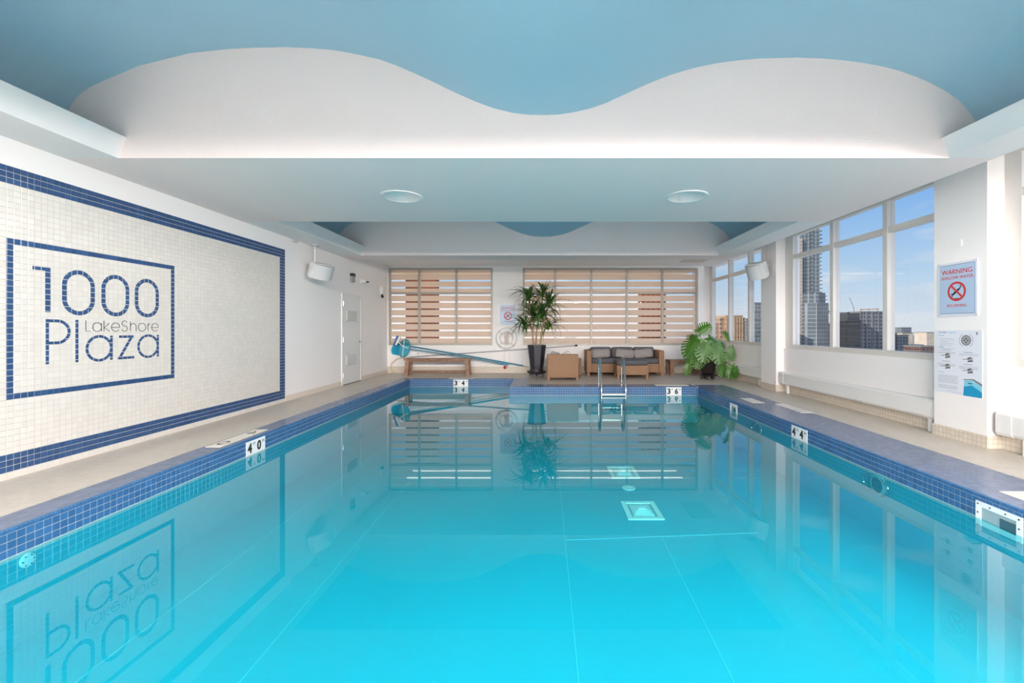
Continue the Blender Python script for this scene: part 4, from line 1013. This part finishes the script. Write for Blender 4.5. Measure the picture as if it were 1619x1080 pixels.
wt = thing('wooden_side_table', 'brown wooden side table between the sofa and the monstera', 'side table', (3.95, 12.5, 0))
for x in (3.52, 4.26):
    for y in (12.28, 12.66):
        q = B(); q.box(x, x + .11, y, y + .09, 0, .37); q.build('leg', WOOD, wt)
for k in range(3):
    q = B(); yy = 12.27 + k * .163; q.rbox(3.51, 4.38, yy, yy + .157, .37, .42, .006, 1); q.build('top_plank', WOOD, wt)
q = B(); q.box(3.63, 4.26, 12.30, 12.33, .30, .37); q.build('apron', WOOD, wt)

# ================================================================== tall potted dracaena
px_, py_ = -.215, 11.85
dr = thing('potted_dracaena', 'tall spiky dracaena in a faceted charcoal pot on a wheeled dolly', 'potted plant', (px_, py_, 0))
Mq = Matrix.Translation((px_, py_, 0))
q = B(); q.lathe([(.175, .22), (.19, .30), (.262, .85), (.262, .865), (.235, .865), (.225, .80)], 8, Mq, phase=R(22.5 + 8)); q.build('pot', POTB, dr)
q = B(); q.lathe([(.0, .82), (.228, .82)], 8, Mq, cap=False, phase=R(30.5)); q.build('soil', SOIL, dr)
q = B(); q.lathe([(.13, .085), (.22, .10), (.26, .14), (.265, .17), (.24, .17), (.20, .15), (.18, .225), (.0, .225)], 24, Mq); dolly = q.build('dolly', DARK, dr, True)
for k in range(5):
    a = k * 1.2566 + .3; q = B(); c = Vector((px_ + .17 * math.cos(a), py_ + .17 * math.sin(a), .045))
    q.lathe([(.042, -.018), (.045, 0), (.042, .018)], 12, Matrix.Translation(c) @ Matrix.Rotation(R(90), 4, 'X')); q.box(c.x - .012, c.x + .012, c.y - .012, c.y + .012, .045, .10); q.build('caster', DARK, dolly)
leaf_meshes = []
for v in range(7):
    L_ = (.42, .52, .60, .50, .62, .46, .56)[v]; wd = .027; droop = (.35, .75, 1.15, 1.5, 1.0, .5, 1.8)[v]; n = 6; vs = []; fs = []
    x = z = 0.0; ang = R(58 - 6 * v)
    for i in range(n + 1):
        f = i / n; w = wd * (0.55 + .9 * f if f < .35 else (1 - f) / .65 * .87 + .02)
        vs += [(x, -w, z + w * .35), (x, 0, z), (x, w, z + w * .35)]
        x += math.cos(ang) * L_ / n; z += math.sin(ang) * L_ / n; ang -= droop / n * 1.25
    for i in range(n): fs += [(3 * i, 3 * i + 1, 3 * i + 4, 3 * i + 3), (3 * i + 1, 3 * i + 2, 3 * i + 5, 3 * i + 4)]
    for m in (DLEAF, DLEAF2):
        me = bpy.data.meshes.new('leaf'); me.from_pydata(vs, [], fs); me.materials.append(m); leaf_meshes.append(me)
rng = random.Random(5)
heads = [(-.44, 11.75, 2.18, 42, .45), (-.06, 11.90, 2.28, 42, .5), (.12, 11.75, 1.98, 40, .5), (-.36, 11.98, 1.80, 38, .5), (-.06, 11.66, 1.70, 38, .5), (-.52, 11.78, 1.40, 40, .55), (.10, 11.95, 1.40, 32, .6), (-.26, 11.80, 1.62, 28, .5)]
pinv = wmat(dr).inverted()
canes = [(-.30, 11.85, 1.86), (-.12, 11.88, 2.32), (-.02, 11.80, 2.02)]
q = B()
base = [(px_ - .08, py_), (px_ - .02, py_ + .05), (px_ + .09, py_ - .02)]
cane_pts = [[(base[0][0], base[0][1], .80), (-.32, 11.84, 1.1), (-.30, 11.87, 1.5), (-.28, 11.98, 1.86)],
            [(base[1][0], base[1][1], .80), (-.22, 11.88, 1.2), (-.12, 11.90, 1.75), (-.02, 11.90, 2.32)],
            [(base[2][0], base[2][1], .80), (-.08, 11.82, 1.2), (.02, 11.80, 1.6), (.10, 11.75, 2.02)],
            [(-.31, 11.85, 1.25), (-.38, 11.80, 1.4), (-.40, 11.76, 1.8), (-.36, 11.75, 2.22)],
            [(-.20, 11.88, 1.3), (-.16, 11.78, 1.5), (-.12, 11.66, 1.78)], [(-.31, 11.84, 1.15), (-.42, 11.78, 1.46)], [(-.07, 11.82, 1.15), (.08, 11.95, 1.38)], [(-.14, 11.9, 1.7), (-.20, 11.80, 2.10)]]
for i, pts in enumerate(cane_pts):
    q = B(); r0 = .026 if i < 3 else .017; q.tube(pts, [r0 - .010 * j / (len(pts) - 1) for j in range(len(pts))], 8); q.build('cane', TRUNK, dr, True)
for hx, hy, hz, cnt, sp_ in heads:
    for i in range(cnt):
        ob = bpy.data.objects.new('leaf', leaf_meshes[rng.randrange(7) * 2 + (1 if rng.random() < .45 else 0)]); col.objects.link(ob)
        tilt = rng.uniform(-.55, .75) * (1 if i > cnt * .3 else .4)
        ob.matrix_basis = Matrix.Translation((hx + rng.uniform(-.02, .02), hy + rng.uniform(-.02, .02), hz + rng.uniform(-.14, .06))) @ Matrix.Rotation(rng.uniform(0, 6.283), 4, 'Z') @ Matrix.Rotation(tilt, 4, 'Y') @ Matrix.Scale(rng.uniform(.95, 1.4), 4)
        ob.parent = dr; ob.matrix_parent_inverse = pinv

# ================================================================== potted monstera
mx_, my_ = 4.22, 11.35
mo = thing('potted_monstera', 'sprawling monstera with big split leaves in a black pot by the window', 'potted plant', (mx_, my_, 0))
Mq = Matrix.Translation((mx_, my_, 0))
q = B(); q.lathe([(.14, .13), (.16, .15), (.215, .44), (.225, .46), (.205, .46), (.195, .42)], 10, Mq); q.build('pot', mat('black_pot', srgb(34, 28, 30), .25), mo)
q = B(); q.lathe([(.0, .43), (.197, .43)], 10, Mq, cap=False); q.build('soil', SOIL, mo)
q = B(); q.lathe([(.13, .075), (.20, .085), (.235, .125), (.215, .125), (.19, .105), (.0, .135)], 24, Mq); dolly = q.build('dolly', DARK, mo, True)
for k in range(5):
    a = k * 1.2566 + .5; q = B(); c = Vector((mx_ + .15 * math.cos(a), my_ + .15 * math.sin(a), .036))
    q.lathe([(.033, -.016), (.036, 0), (.033, .016)], 12, Matrix.Translation(c) @ Matrix.Rotation(R(90), 4, 'X')); q.box(c.x - .01, c.x + .01, c.y - .01, c.y + .01, .04, .08); q.build('caster', DARK, dolly)
def monstera_leaf(base, tip, normal, width, m, fold=.18):
    base, tip = Vector(base), Vector(tip); ax = tip - base; L_ = ax.length; ax.normalize(); nn = Vector(normal); nn = (nn - ax * nn.dot(ax)).normalized(); sd_ = ax.cross(nn)
    q = B(); n = 7
    def pt(t, s, sag=0): # t along, s signed fraction of the width
        w = width / 2
        curl = -abs(s) * fold * w - .18 * L_ * t * t
        return base + ax * (t * L_) + sd_ * (s * w) + nn * (curl + .12 * L_)
    def prof(t): return max(.02, (math.sin(math.pi * min(1, (t + .18) / 1.18) ** .75)) ** .7)
    for s in (-1, 1):
        # heart lobe behind the stem
        q.add([pt(0, 0), pt(.04, s * .45), pt(-.12, s * .72), pt(-.16, s * .36)], [(0, 1, 2, 3)])
        for k in range(n):
            t0, t1 = k / n, (k + 1) / n; g = .28 / n
            fw = .10 + .05 * k / n
            a, b_ = pt(t0, 0), pt(t1 if k < n - 1 else 1.0, 0)
            w0, w1 = prof(t0 + .02), prof(t1 - .02)
            o0, o1 = pt(min(1, t0 + g + fw), s * w0), pt(min(1.02, t1 - g * .2 + fw), s * w1)
            i0, i1 = pt(t0 + .01, s * w0 * .42), pt(min(1, t1 + .01), s * w1 * .42)
            mm0, mm1 = pt(min(1, t0 + g * 1.1 + .05), s * w0 * .7), pt(min(1.01, t1 - g * .7 + .05), s * w1 * .7)
            q.add([a, b_, i1, mm1, o1, o0, mm0, i0], [(0, 1, 2, 7), (7, 2, 3, 6), (6, 3, 4, 5)])
    lf = q.build('leaf', m, mo)
    return base
leaves = [  # base, tip, facing, width, pale?
    ((4.30, 11.25, 1.02), (4.12, 11.1, .86), 0, 0, 0)]
spec = [((3.86, 11.2, 1.00), (3.55, 11.0, .62), (-.3, -.85, .5), .52, 0), ((4.05, 11.05, .95), (3.93, 10.85, .48), (-.1, -1, .35), .50, 1), ((4.30, 11.05, .92), (4.36, 10.85, .44), (.1, -1, .35), .50, 1),
        ((3.75, 11.15, .75), (3.62, 10.95, .45), (-.3, -.9, .3), .40, 0), ((3.95, 11.1, .62), (3.80, 11.0, .30), (-.2, -1, .2), .36, 0), ((4.02, 11.45, 1.20), (4.28, 11.35, 1.42), (-.2, -.9, .4), .38, 0),
        ((4.20, 11.3, 1.05), (4.45, 11.2, .80), (.1, -.8, .6), .40, 0), ((3.88, 11.35, 1.12), (3.72, 11.2, 1.02), (-.2, -.6, .8), .36, 0), ((4.48, 11.1, .70), (4.66, 11.0, .52), (.1, -.8, .6), .30, 1),
        ((4.50, 11.1, .42), (4.44, 10.95, .10), (.05, -1, .1), .34, 0), ((4.60, 11.25, 1.22), (4.72, 11.2, .98), (.3, -.8, .3), .20, 0), ((4.66, 11.0, .84), (4.74, 10.95, .50), (.3, -.8, .2), .24, 1),
        ((4.66, 10.95, .40), (4.66, 10.85, .07), (.0, -1, .2), .26, 1), ((4.62, 10.9, .30), (4.56, 10.85, .06), (-.1, -1, .2), .22, 0), ((4.70, 10.85, .34), (4.72, 10.8, .08), (.2, -1, .2), .22, 0),
        ((3.62, 11.05, .42), (3.55, 11.0, .14), (-.1, -1, .1), .24, 0), ((4.45, 11.2, .95), (4.55, 11.1, .82), (.1, -.8, .5), .26, 0), ((4.12, 11.2, .78), (4.10, 11.05, .50), (0, -1, .3), .36, 0)]
for bs, tp, nr, wd, pale in spec:
    monstera_leaf(bs, tp, nr, wd, MLEAF2 if pale else MLEAF)
    bs = Vector(bs); root = Vector((mx_ + (bs.x - mx_) * .12, my_ + (bs.y - my_) * .2, .44)); mid = (root + bs) / 2 + Vector((0, 0, .10 if bs.z > .5 else .14))
    q = B(); q.tube([root, root * .5 + mid * .5 + Vector((0, 0, .03)), mid, bs], .008, 6); q.build('stalk', STEM, mo, True)

# ================================================================== city outside the windows
GZ = -115.0
HAZE = mat('far_ground', srgb(196, 186, 172), 1.0, var=(.02, .25))
b = B(); b.box(-3000, 12000, 60, 16000, GZ - 1, GZ)
tag(b.build('city_ground', HAZE), 'hazy beige low city stretching to the horizon', 'ground', kind='structure')
FAC = {}
def facade(name, wall, glass, w, h, mo_):
    m = mat(name, glass, 0.35, brick=(w, h, mo_, wall, 'x+y'), var=(.08, .12)); FAC[name] = m; return m
F_TAN = facade('facade_tan', srgb(176, 142, 110), srgb(112, 92, 80), 4.2, 3.4, .95)
F_DARK = facade('facade_dark_glass', srgb(150, 150, 146), srgb(92, 102, 110), 2.6, 3.9, .34)
F_GREY = facade('facade_grey', srgb(140, 140, 140), srgb(82, 92, 104), 4.0, 3.8, .55)
F_BLACK = facade('facade_black', srgb(40, 42, 46), srgb(58, 62, 68), 3.0, 3.8, .5)
F_PALE = facade('facade_pale', srgb(190, 194, 198), srgb(142, 156, 168), 4.0, 3.6, .6)
F_BRICK = facade('facade_brick', srgb(122, 88, 78), srgb(72, 66, 66), 3.6, 3.4, .9)
F_SAND = facade('facade_sand', srgb(206, 188, 166), srgb(180, 164, 146), 5.0, 3.4, .9)
SLAB = mat('slab_grey', srgb(128, 126, 122), .8); SLABT = mat('slab_tan', srgb(186, 152, 120), .8); DARKB = mat('dark_roof', srgb(66, 68, 72), .7)
def cx_(px, y): return (px - 861) * y / F
def cz_(py, y): return HC + (520 - py) * y / F
def tower(name, label, y, x0, x1, top, m, depth=None, slabs=None, piers_=None, crown=None, sm=SLAB, cat='building'):
    """a block standing y metres out, spanning x0..x1 with its roof at the given height"""
    depth = depth or (x1 - x0) * .9
    t = thing(name, label, cat, ((x0 + x1) / 2, y + depth / 2, GZ))
    q = B(); q.box(x0, x1, y, y + depth, GZ, top); q.build('body', m, t)
    q = B(); q.box(x0 - .4, x1 + .4, y - .4, y + depth + .4, top, top + 1.2); q.build('parapet', sm, t)
    if slabs:
        z = top - slabs
        while z > -80:
            q = B(); q.box(x0 - .35, x1 + .35, y - .35, y + depth + .35, z - .35, z + .35); q.build('floor_slab', sm, t); z -= slabs
    if piers_:
        n = piers_
        for i in range(n + 1):
            x = x0 + (x1 - x0) * i / n; q = B(); q.box(x - .5, x + .5, y - .6, y, GZ, top); q.build('pier', sm, t)
        for i in range(n + 1):
            yy = y + depth * i / n; q = B(); q.box(x0 - .6, x0, yy - .5, yy + .5, GZ, top); q.build('pier', sm, t)
    if crown:
        a0, a1, h, cm = crown; q = B(); q.box(x0 + (x1 - x0) * a0, x0 + (x1 - x0) * a1, y + depth * .1, y + depth * .9, top + 1.2, top + 1.2 + h); q.build('rooftop_block', cm, t)
    return t
# tall curved glass tower
y = 450.0
t = thing('glass_skyscraper', 'very tall dark glass tower with a stepped wavy edge', 'skyscraper', (cx_(1285, y), y + 12, GZ))
def wavy(pts_px, zb, zt, nm, m, sh=0):
    q = B(); q.prism([(cx_(p, y) , y + d, 0) for p, d in pts_px], (0, 0, zb), (0, 0, zt)); return q.build(nm, m, t)
wavy([(1264, 0), (1292, -4), (1296, 4), (1297, 16), (1264, 24)], GZ, cz_(357, y), 'upper_shaft', F_DARK)
wavy([(1264, -2), (1286, -9), (1299, -6), (1304, 4), (1304, 18), (1264, 22)], GZ, cz_(464, y), 'middle_shaft', F_DARK)
wavy([(1264, -5), (1280, -12), (1300, -10), (1306, -2), (1306, 18), (1264, 20)], GZ, cz_(480, y), 'lower_shaft', F_DARK)
wavy([(1259, -3), (1266, -3), (1266, 20), (1259, 20)], GZ, cz_(378, y), 'side_shaft', F_SAND)
z = cz_(366, y)
k = 0
while z > -22:
    ext = .7 + .5 * math.sin(k * .55); base_px = 1296 if z > cz_(464, y) else (1304 if z > cz_(480, y) else 1306)
    q = B(); xr = cx_(base_px, y); q.box(xr - 12, xr + ext, y - 3, y + 14, z - .3, z + .3); q.build('balcony_slab', SLAB, t); z -= 3.9; k += 1
# tan stepped block
y = 340.0
t = thing('tan_apartment_block', 'tan stepped apartment block with rows of small windows', 'building', (cx_(1160, y), y + 15, GZ))
for a0, a1, tp, d, nm in ((1137, 1142, 512, 6, 'side_wing'), (1141.5, 1148, 504, 3, 'shoulder'), (1147.5, 1174, 500.5, 0, 'central_block'), (1173.5, 1180, 504, 3, 'shoulder'), (1179, 1184, 510, 6, 'side_wing')):
    q = B(); q.box(cx_(a0, y), cx_(a1, y), y + d, y + 26, GZ, cz_(tp, y)); q.build(nm, F_TAN, t)
    q = B(); q.box(cx_(a0, y) - .3, cx_(a1, y) + .3, y + d - .3, y + 26, cz_(tp, y), cz_(tp, y) + 1); q.build('parapet', SLABT, t)
for i in range(7):
    x = cx_(1148.5 + i * 4.1, y); q = B(); q.box(x - .5, x + .5, y - .8, y, GZ, cz_(502, y)); q.build('bay_pier', SLABT, t)
def T(name, label, y, p0, p1, ptop, m, **kw): return tower(name, label, y, cx_(p0, y), cx_(p1, y), cz_(ptop, y), m, **kw)
T('grey_office_tower', 'slim grey glass tower behind the pier with the loudspeaker', 420.0, 1193, 1212, 480, F_DARK, slabs=7.6)
T('office_block', 'blue-grey block beside the tan apartment block', 520.0, 1180, 1190, 505, F_GREY)
T('pale_tower', 'pale slim block just right of the tall glass tower', 700.0, 1305, 1316, 492, F_SAND, depth=20)
T('grey_block', 'low grey block at the foot of the pale slim block', 560.0, 1303, 1317, 513, F_GREY, depth=20)
T('glass_block', 'pale glass block left of the black tower', 640.0, 1322, 1343, 495, F_PALE, slabs=7.2, depth=24)
bt = T('black_tower', 'black glass tower with a set-back roof', 430.0, 1338, 1361, 508, F_BLACK, slabs=7.6, crown=(.15, 1.0, 6.6, DARKB), sm=DARKB, depth=14)
gt = T('gridded_office_tower', 'grey office tower with tall piers beside the black one', 445.0, 1360, 1398, 494, F_GREY, slabs=7.6, piers_=4, depth=18)
q = B(); yy = 445.0; q.bar((cx_(1362, yy), yy + 2, cz_(494, yy) + 3), (cx_(1392, yy), yy + 2, cz_(494, yy) + 3.6), .6, .9); q.build('roof_rail', SLABT, gt)
for px in (1363, 1376, 1390):
    q = B(); x = cx_(px, yy); q.box(x - .3, x + .3, yy + 1.7, yy + 2.3, cz_(494, yy), cz_(494, yy) + 3.4); q.build('rail_post', SLABT, gt)
T('dark_block', 'narrow dark block at the left of the last pane', 500.0, 1408, 1418, 528, F_BLACK, depth=14)
T('brown_grid_block', 'grey-brown gridded block in front of the sandy tower', 520.0, 1418, 1436, 531, F_GREY, slabs=3.8, depth=18)
T('sandy_tower', 'plain sandy tower with a dark glass crown', 640.0, 1427, 1443, 527, F_SAND, crown=(.0, 1.0, 7.5, F_DARK), depth=22)
T('far_grey_block', 'distant small grey office block', 1200.0, 1452.5, 1465, 531, F_GREY, depth=30)
T('far_sandy_block', 'distant sandy striped block at the edge of the pier', 900.0, 1465, 1480, 526, F_SAND, depth=30)
T('brick_block', 'low dark brick block at the bottom of the last pane', 420.0, 1456, 1484, 549, F_BRICK, slabs=3.6, depth=20)
T('low_sandy_block', 'low sandy block below the distant offices', 600.0, 1436, 1460, 546, F_SAND, depth=20)
T('low_pale_block', 'low pale block left of the dark brick block', 520.0, 1443, 1456, 552, F_PALE, depth=16)
rr = random.Random(3); placed = []
for i in range(46):
    y = rr.uniform(900, 3800); px = rr.uniform(1100, 1500); tp = 520 + rr.uniform(6, 26) * (900 / y) ** .4 + 3
    w = rr.uniform(18, 46); h = GZ + rr.uniform(14, 62)
    m = (F_SAND, F_GREY, F_PALE, F_BRICK)[i % 4]
    x = cx_(px, y)
    if any(abs(x - a) < 60 and abs(y - c) < 60 for a, c in placed): continue
    placed.append((x, y)); q = B(); q.box(x, x + w, y, y + w, GZ, h); q.box(x + w * .3, x + w * .6, y + w * .3, y + w * .6, h, h + 4)
    tag(q.build('distant_building', m), 'small distant low-rise building on the hazy plain', 'building', 'distant low-rise buildings')
cr_ = thing('tower_crane', 'thin tower crane behind the glass block', 'crane', (cx_(1350, 700), 700, GZ))
q = B(); q.bar((cx_(1350, 700), 700, GZ), (cx_(1350, 700), 700, cz_(487, 700)), .8); q.build('mast', SLAB, cr_)
q = B(); q.bar((cx_(1350.5, 700), 700, cz_(488, 700)), (cx_(1343, 700), 700, cz_(471, 700)), .6); q.build('jib', SLAB, cr_)
